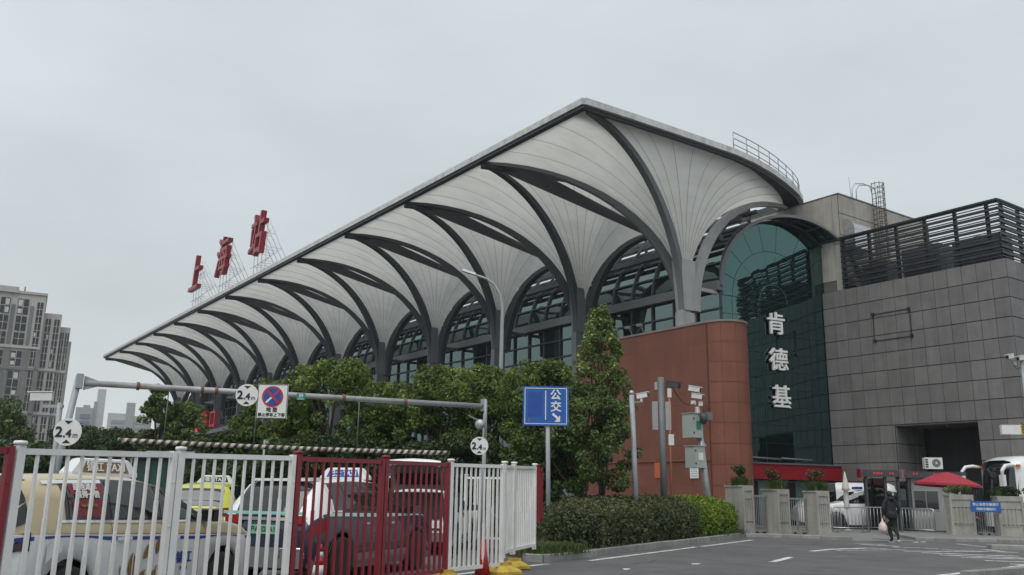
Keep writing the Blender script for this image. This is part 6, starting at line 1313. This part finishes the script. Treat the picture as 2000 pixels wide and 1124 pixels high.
# --- coach
t_ = thing('coach', 'white coach with big dark windscreen and curled mirrors at the right edge', 'coach', S(27.6, 42.5), heading(-1.75)); Lc = 10.5; Wc, Hc = 1.25, 3.5
def coach_ring(x, w, h): return [(x, -w*.96, .32), (x, -w, .6), (x, -w, 1.2), (x, -w, 2.85), (x, -w*.95, 3.2*h), (x, -w*.78, 3.42*h), (x, -w*.4, 3.5*h), (x, w*.4, 3.5*h), (x, w*.78, 3.42*h), (x, w*.95, 3.2*h), (x, w, 2.85), (x, w, 1.2), (x, w, .6), (x, w*.96, .32)]
rows = [coach_ring(x, w, h) for x, w, h in ((-Lc/2, 1.2, .99), (-Lc/2+.3, 1.25, 1), (Lc/2-1.0, 1.25, 1), (Lc/2-.6, 1.24, .99), (Lc/2-.3, 1.18, .965), (Lc/2-.15, 1.1, .94))]
MB().grid(rows).build('body', c_white, t_, False)
def fx(y, z): return Lc/2+.12-.22*(y/1.2)**4-.10*(y/1.2)**2-.16*max(0, z-1.1)**1.3/2.2
def front(nm, y0, y1, z0, z1, mat, off=0.0, n=10):
    nar = lambda z: 1-.2*max(0, (z-2.5)/.86)**2
    rows = [[(fx(y0+(y1-y0)*j/n, z0+(z1-z0)*i/8)+off-.3*max(0, (z0+(z1-z0)*i/8-2.7)/.66)**2, (y0+(y1-y0)*j/n)*nar(z0+(z1-z0)*i/8), z0+(z1-z0)*i/8) for j in range(n+1)] for i in range(9)]; return MB().grid(rows).build(nm, mat, t_, False)
front('front_panel', -1.2, 1.2, .32, 1.25, c_white); front('windscreen', -1.16, 1.16, 1.22, 2.95, car_glass, .012); front('destination_glass', -1.12, 1.12, 2.97, 3.28, car_glass, .014); front('front_dome', -1.2, 1.2, 1.25, 3.36, c_white, -.004)
for s_ in (-1, 1): front('windscreen_pillar', s_*1.16 if s_ < 0 else 1.16, s_*1.2 if s_ < 0 else 1.2, .9, 3.3, c_white, .02, 2)
for s_ in (-1, 1):
    for k in range(6): x0 = -Lc/2+.5+1.55*k; MB().box((x0+.74, s_*1.253, 2.12), (1.48, .02, 1.35)).build('side_window', car_glass, t_, False)
    MB().tube([(Lc/2-.1, s_*1.15, 3.0), (Lc/2+.15, s_*1.25, 3.05), (Lc/2+.5, s_*1.32, 3.0), (Lc/2+.68, s_*1.33, 2.8), (Lc/2+.7, s_*1.33, 2.6)], [.07, .085, .085, .08, .07], 10).build('mirror_arm', c_white, t_, False); MB().box((Lc/2+.7, s_*1.33, 2.35), (.14, .26, .5)).build('mirror_head', c_white, t_, False); MB().box((Lc/2-.25, s_*1.22, 3.02), (.16, .1, .12)).build('marker_lamp', M('amber', (.5, .13, .02), .3) if 'amber' not in MATS else MATS['amber'], t_, False)
    for x in (-3.0, 3.2): MB().lathe([(.3, -.12), (.48, -.1), (.48, .1), (.3, .12)], 20, (x, s_*1.12, .48), axis='y').build('wheel', tyre_m, t_, False)
    front('head_lamp', s_*.95-.15, s_*.95+.15, .55, .8, lampclear, .02, 3)
MB().box((Lc/2-.02, -.5, 1.6), (.02, .4, .35)).build('paper_card', sign_white, t_, False); MB().box((0, 0, .4), (Lc-.6, 2.2, .3)).build('underbody', c_black, t_, False)
# --- parked cars glimpsed far left under the trees are hidden by the taxis

# ================================================================== PEOPLE
def person(name, label, loc, rz, J, bones, regions, mats, hair):
    t_ = thing(name, label, 'person', loc, rz)
    bm = bmesh.new(); vid = {}
    for k, (p, r) in J.items(): vid[k] = bm.verts.new(p)
    for a, b, reg in bones: bm.edges.new((vid[a], vid[b]))
    me = bpy.data.meshes.new('body'); bm.to_mesh(me); bm.free()
    o = bpy.data.objects.new('body_tmp', me); COL.objects.link(o)
    md = o.modifiers.new('skin', 'SKIN'); md.use_smooth_shade = True
    sv = me.skin_vertices[0].data
    for i, (k, (p, r)) in enumerate(J.items()): sv[i].radius = r if isinstance(r, tuple) else (r, r); sv[i].use_root = (k == 'pelvis')
    o.modifiers.new('sub', 'SUBSURF').levels = 2
    bpy.context.view_layer.update()
    m2 = bpy.data.meshes.new_from_object(o.evaluated_get(bpy.context.evaluated_depsgraph_get())); bpy.data.objects.remove(o)
    m2.name = 'body'; m2.materials.clear()
    for m_ in mats: m2.materials.append(m_)
    seg = [(np.array(J[a][0]), np.array(J[b][0]), reg) for a, b, reg in bones]
    for p in m2.polygons:
        c = np.array(p.center); best = None
        for a, b, reg in seg:
            h = np.clip(((c-a)@(b-a))/((b-a)@(b-a)+1e-9), 0, 1); d = np.linalg.norm(c-a-h*(b-a))
            if best is None or d < best[0]: best = (d, reg)
        p.material_index = best[1]; p.use_smooth = True
    link('body', m2, t_)
    return t_
cloth_d = M('dark navy jacket', (.008, .010, .015), .8, var=.2, scale=9); trouser = M('black trousers', (.006, .006, .007), .8, var=.2, scale=9); skin_m = M('skin', (.32, .18, .12), .55, var=.05); shoe_m = M('dark shoes', (.02, .02, .02), .6); sole_m = M('white sole', (.5, .5, .48), .6); hair_m = M('black cap', (.008, .008, .009), .7)
def J_walk():
    J = {'pelvis': ((0, 0, .93), (.165, .12)), 'spine': ((0, .01, 1.12), (.21, .15)), 'chest': ((0, .03, 1.31), (.22, .155)), 'upper': ((0, .02, 1.42), (.13, .09)), 'neck': ((0, .03, 1.50), .06), 'head': ((0, .05, 1.59), (.075, .09)), 'crown': ((0, .05, 1.68), (.07, .085)),
         'shL': ((-.19, .02, 1.395), .075), 'elL': ((-.29, -.03, 1.14), .072), 'wrL': ((-.26, .02, .91), .042), 'paL': ((-.26, .035, .85), .034),
         'shR': ((.19, .02, 1.395), .075), 'elR': ((.29, -.05, 1.14), .072), 'wrR': ((.24, .08, .93), .042), 'paR': ((.235, .1, .87), .034),
         'hiL': ((-.09, 0, .86), .12), 'knL': ((-.07, .1, .50), .092), 'anL': ((-.03, .0, .11), .048), 'toL': ((-.03, .14, .045), .038),
         'hiR': ((.09, 0, .86), .12), 'knR': ((.06, -.02, .49), .09), 'anR': ((.03, -.30, .24), .046), 'toR': ((.03, -.27, .08), .036)}
    B = [('pelvis', 'spine', 0), ('spine', 'chest', 0), ('chest', 'upper', 0), ('upper', 'neck', 0), ('neck', 'head', 2), ('head', 'crown', 2), ('upper', 'shL', 0), ('shL', 'elL', 0), ('elL', 'wrL', 0), ('wrL', 'paL', 2), ('upper', 'shR', 0), ('shR', 'elR', 0), ('elR', 'wrR', 0), ('wrR', 'paR', 2),
         ('pelvis', 'hiL', 1), ('hiL', 'knL', 1), ('knL', 'anL', 1), ('anL', 'toL', 3), ('pelvis', 'hiR', 1), ('hiR', 'knR', 1), ('knR', 'anR', 1), ('anR', 'toR', 3)]
    for s_, pa in (('L', J['paL'][0]), ('R', J['paR'][0])):
        for k in range(4):
            y = -.03+.02*k; l = (.075, .085, .08, .062)[k]
            J['f%s%da' % (s_, k)] = ((pa[0], pa[1]+y, pa[2]-.035), .0095); J['f%s%db' % (s_, k)] = ((pa[0]+(.012 if s_ == 'L' else -.012), pa[1]+y, pa[2]-.035-l*.6), .0085); J['f%s%dc' % (s_, k)] = ((pa[0]+(.035 if s_ == 'L' else -.035), pa[1]+y, pa[2]-.035-l*.75), .0075)
            B += [('pa'+s_, 'f%s%da' % (s_, k), 2), ('f%s%da' % (s_, k), 'f%s%db' % (s_, k), 2), ('f%s%db' % (s_, k), 'f%s%dc' % (s_, k), 2)]
        J['t%sa' % s_] = ((pa[0]+(.02 if s_ == 'L' else -.02), pa[1]+.035, pa[2]-.01), .0105); J['t%sb' % s_] = ((pa[0]+(.04 if s_ == 'L' else -.04), pa[1]+.045, pa[2]-.05), .009)
        B += [('pa'+s_, 't%sa' % s_, 2), ('t%sa' % s_, 't%sb' % s_, 2)]
    return J, B
def face_and_hair(t_, hx, hy, hz, long=False):
    MB().lathe([(.0, .115), (.05, .105), (.085, .07), (.1, .015), (.098, -.03), (.085, -.075)], 16, (hx, hy-.012, hz)).build('cap' if not long else 'hair', hair_m, t_, False)
    MB().lathe([(.018, 0), (.012, .035), (.003, .05)], 8, (hx, hy+.085, hz-.045), axis='y').build('nose', skin_m, t_, False)
    for s_ in (-1, 1): MB().lathe([(.012, 0), (.0, .006)], 8, (hx+s_*.03, hy+.087, hz-.01), axis='y').build('eye', ink, t_, False); MB().box((hx+s_*.088, hy, hz-.03), (.018, .04, .06)).build('ear', skin_m, t_, False)
    MB().box((hx, hy+.088, hz-.085), (.045, .008, .01)).build('mouth', letter_red, t_, False)
J, B = J_walk(); wp = person('person', 'person in dark hooded jacket walking away and carrying a plastic bag', S(13.36, 31.75, .0), YAW+.12, J, B, None, [cloth_d, trouser, skin_m, shoe_m], None)
face_and_hair(wp, 0, .05, 1.63); MB().lathe([(.09, 0), (.13, .03), (.14, .09), (.1, .13), (.06, .12)], 14, (0, -.05, 1.41)).build('hood', cloth_d, wp, False)
MB().lathe([(.17, .80), (.2, .84), (.205, .95), (.19, 1.05)], 16, (0, .0, 0)).build('jacket_hem', cloth_d, wp, False)
MB().box((-.03, .05, .012), (.09, .27, .024)).build('sole', sole_m, wp, False); MB().box((.03, -.32, .07), (.07, .02, .07)).build('sole', sole_m, wp, False)
bag_m = M('thin plastic bag', (.6, .5, .47), .35, var=.25, scale=14); bg_ = thing('plastic_bag', 'thin white and pink plastic bag in the walking person\'s hand', 'bag', S(13.36, 31.75, 0)+RD*-.31, YAW); MB().lathe([(.02, .80), (.03, .72), (.11, .62), (.15, .5), (.15, .4), (.1, .33), (.03, .31)], 14, (0, .03, 0)).build('bag', bag_m, bg_, False); MB().tube([(0, .03, .78), (-.03, .04, .84), (0, .04, .86), (.03, .04, .84), (0, .03, .78)], .006, 5).build('handle', bag_m, bg_, False)
J, B = J_walk(); J['knL'] = ((-.1, .03, .5), .078); J['anL'] = ((-.1, 0, .1), .048); J['toL'] = ((-.1, .15, .045), .038); J['knR'] = ((.1, .02, .5), .075); J['anR'] = ((.1, 0, .1), .046); J['toR'] = ((.1, .15, .045), .036); J['elR'] = ((.28, .05, 1.12), .06); J['wrR'] = ((.2, .25, 1.02), .042)
dx = J['paR'][0]; sh = np.array((.2, .31, 1.0))-np.array(dx)
for k in list(J):
    if k == 'paR' or (k[0] in 'ft' and k[1] == 'R'): J[k] = (tuple(np.array(J[k][0])+sh), J[k][1])
p2 = person('person', 'person in dark coat standing beside the open tailgate behind the fence', S(-1.33, 20.4, 0), YAW-PI/2+.3, J, B, None, [cloth_d, trouser, skin_m, shoe_m], None); face_and_hair(p2, 0, .05, 1.63, True)

# ================================================================== HAZE
hz = MB(); c_ = S(0, 20); hz.b2((c_.x-560, c_.y-560, -1.0), (c_.x+560, c_.y+560, 45.0))
hm = bpy.data.materials.new('thin wet air'); hm.use_nodes = True; _t = hm.node_tree; _t.nodes.remove(_t.nodes['Principled BSDF'])
pv_ = _t.nodes.new('ShaderNodeVolumePrincipled'); pv_.inputs['Color'].default_value = (.86, .9, .93, 1); pv_.inputs['Density'].default_value = .0003
_t.links.new(pv_.outputs['Volume'], _t.nodes['Material Output'].inputs['Volume'])
ho = hz.build('haze', hm); tag(ho, kind='stuff')
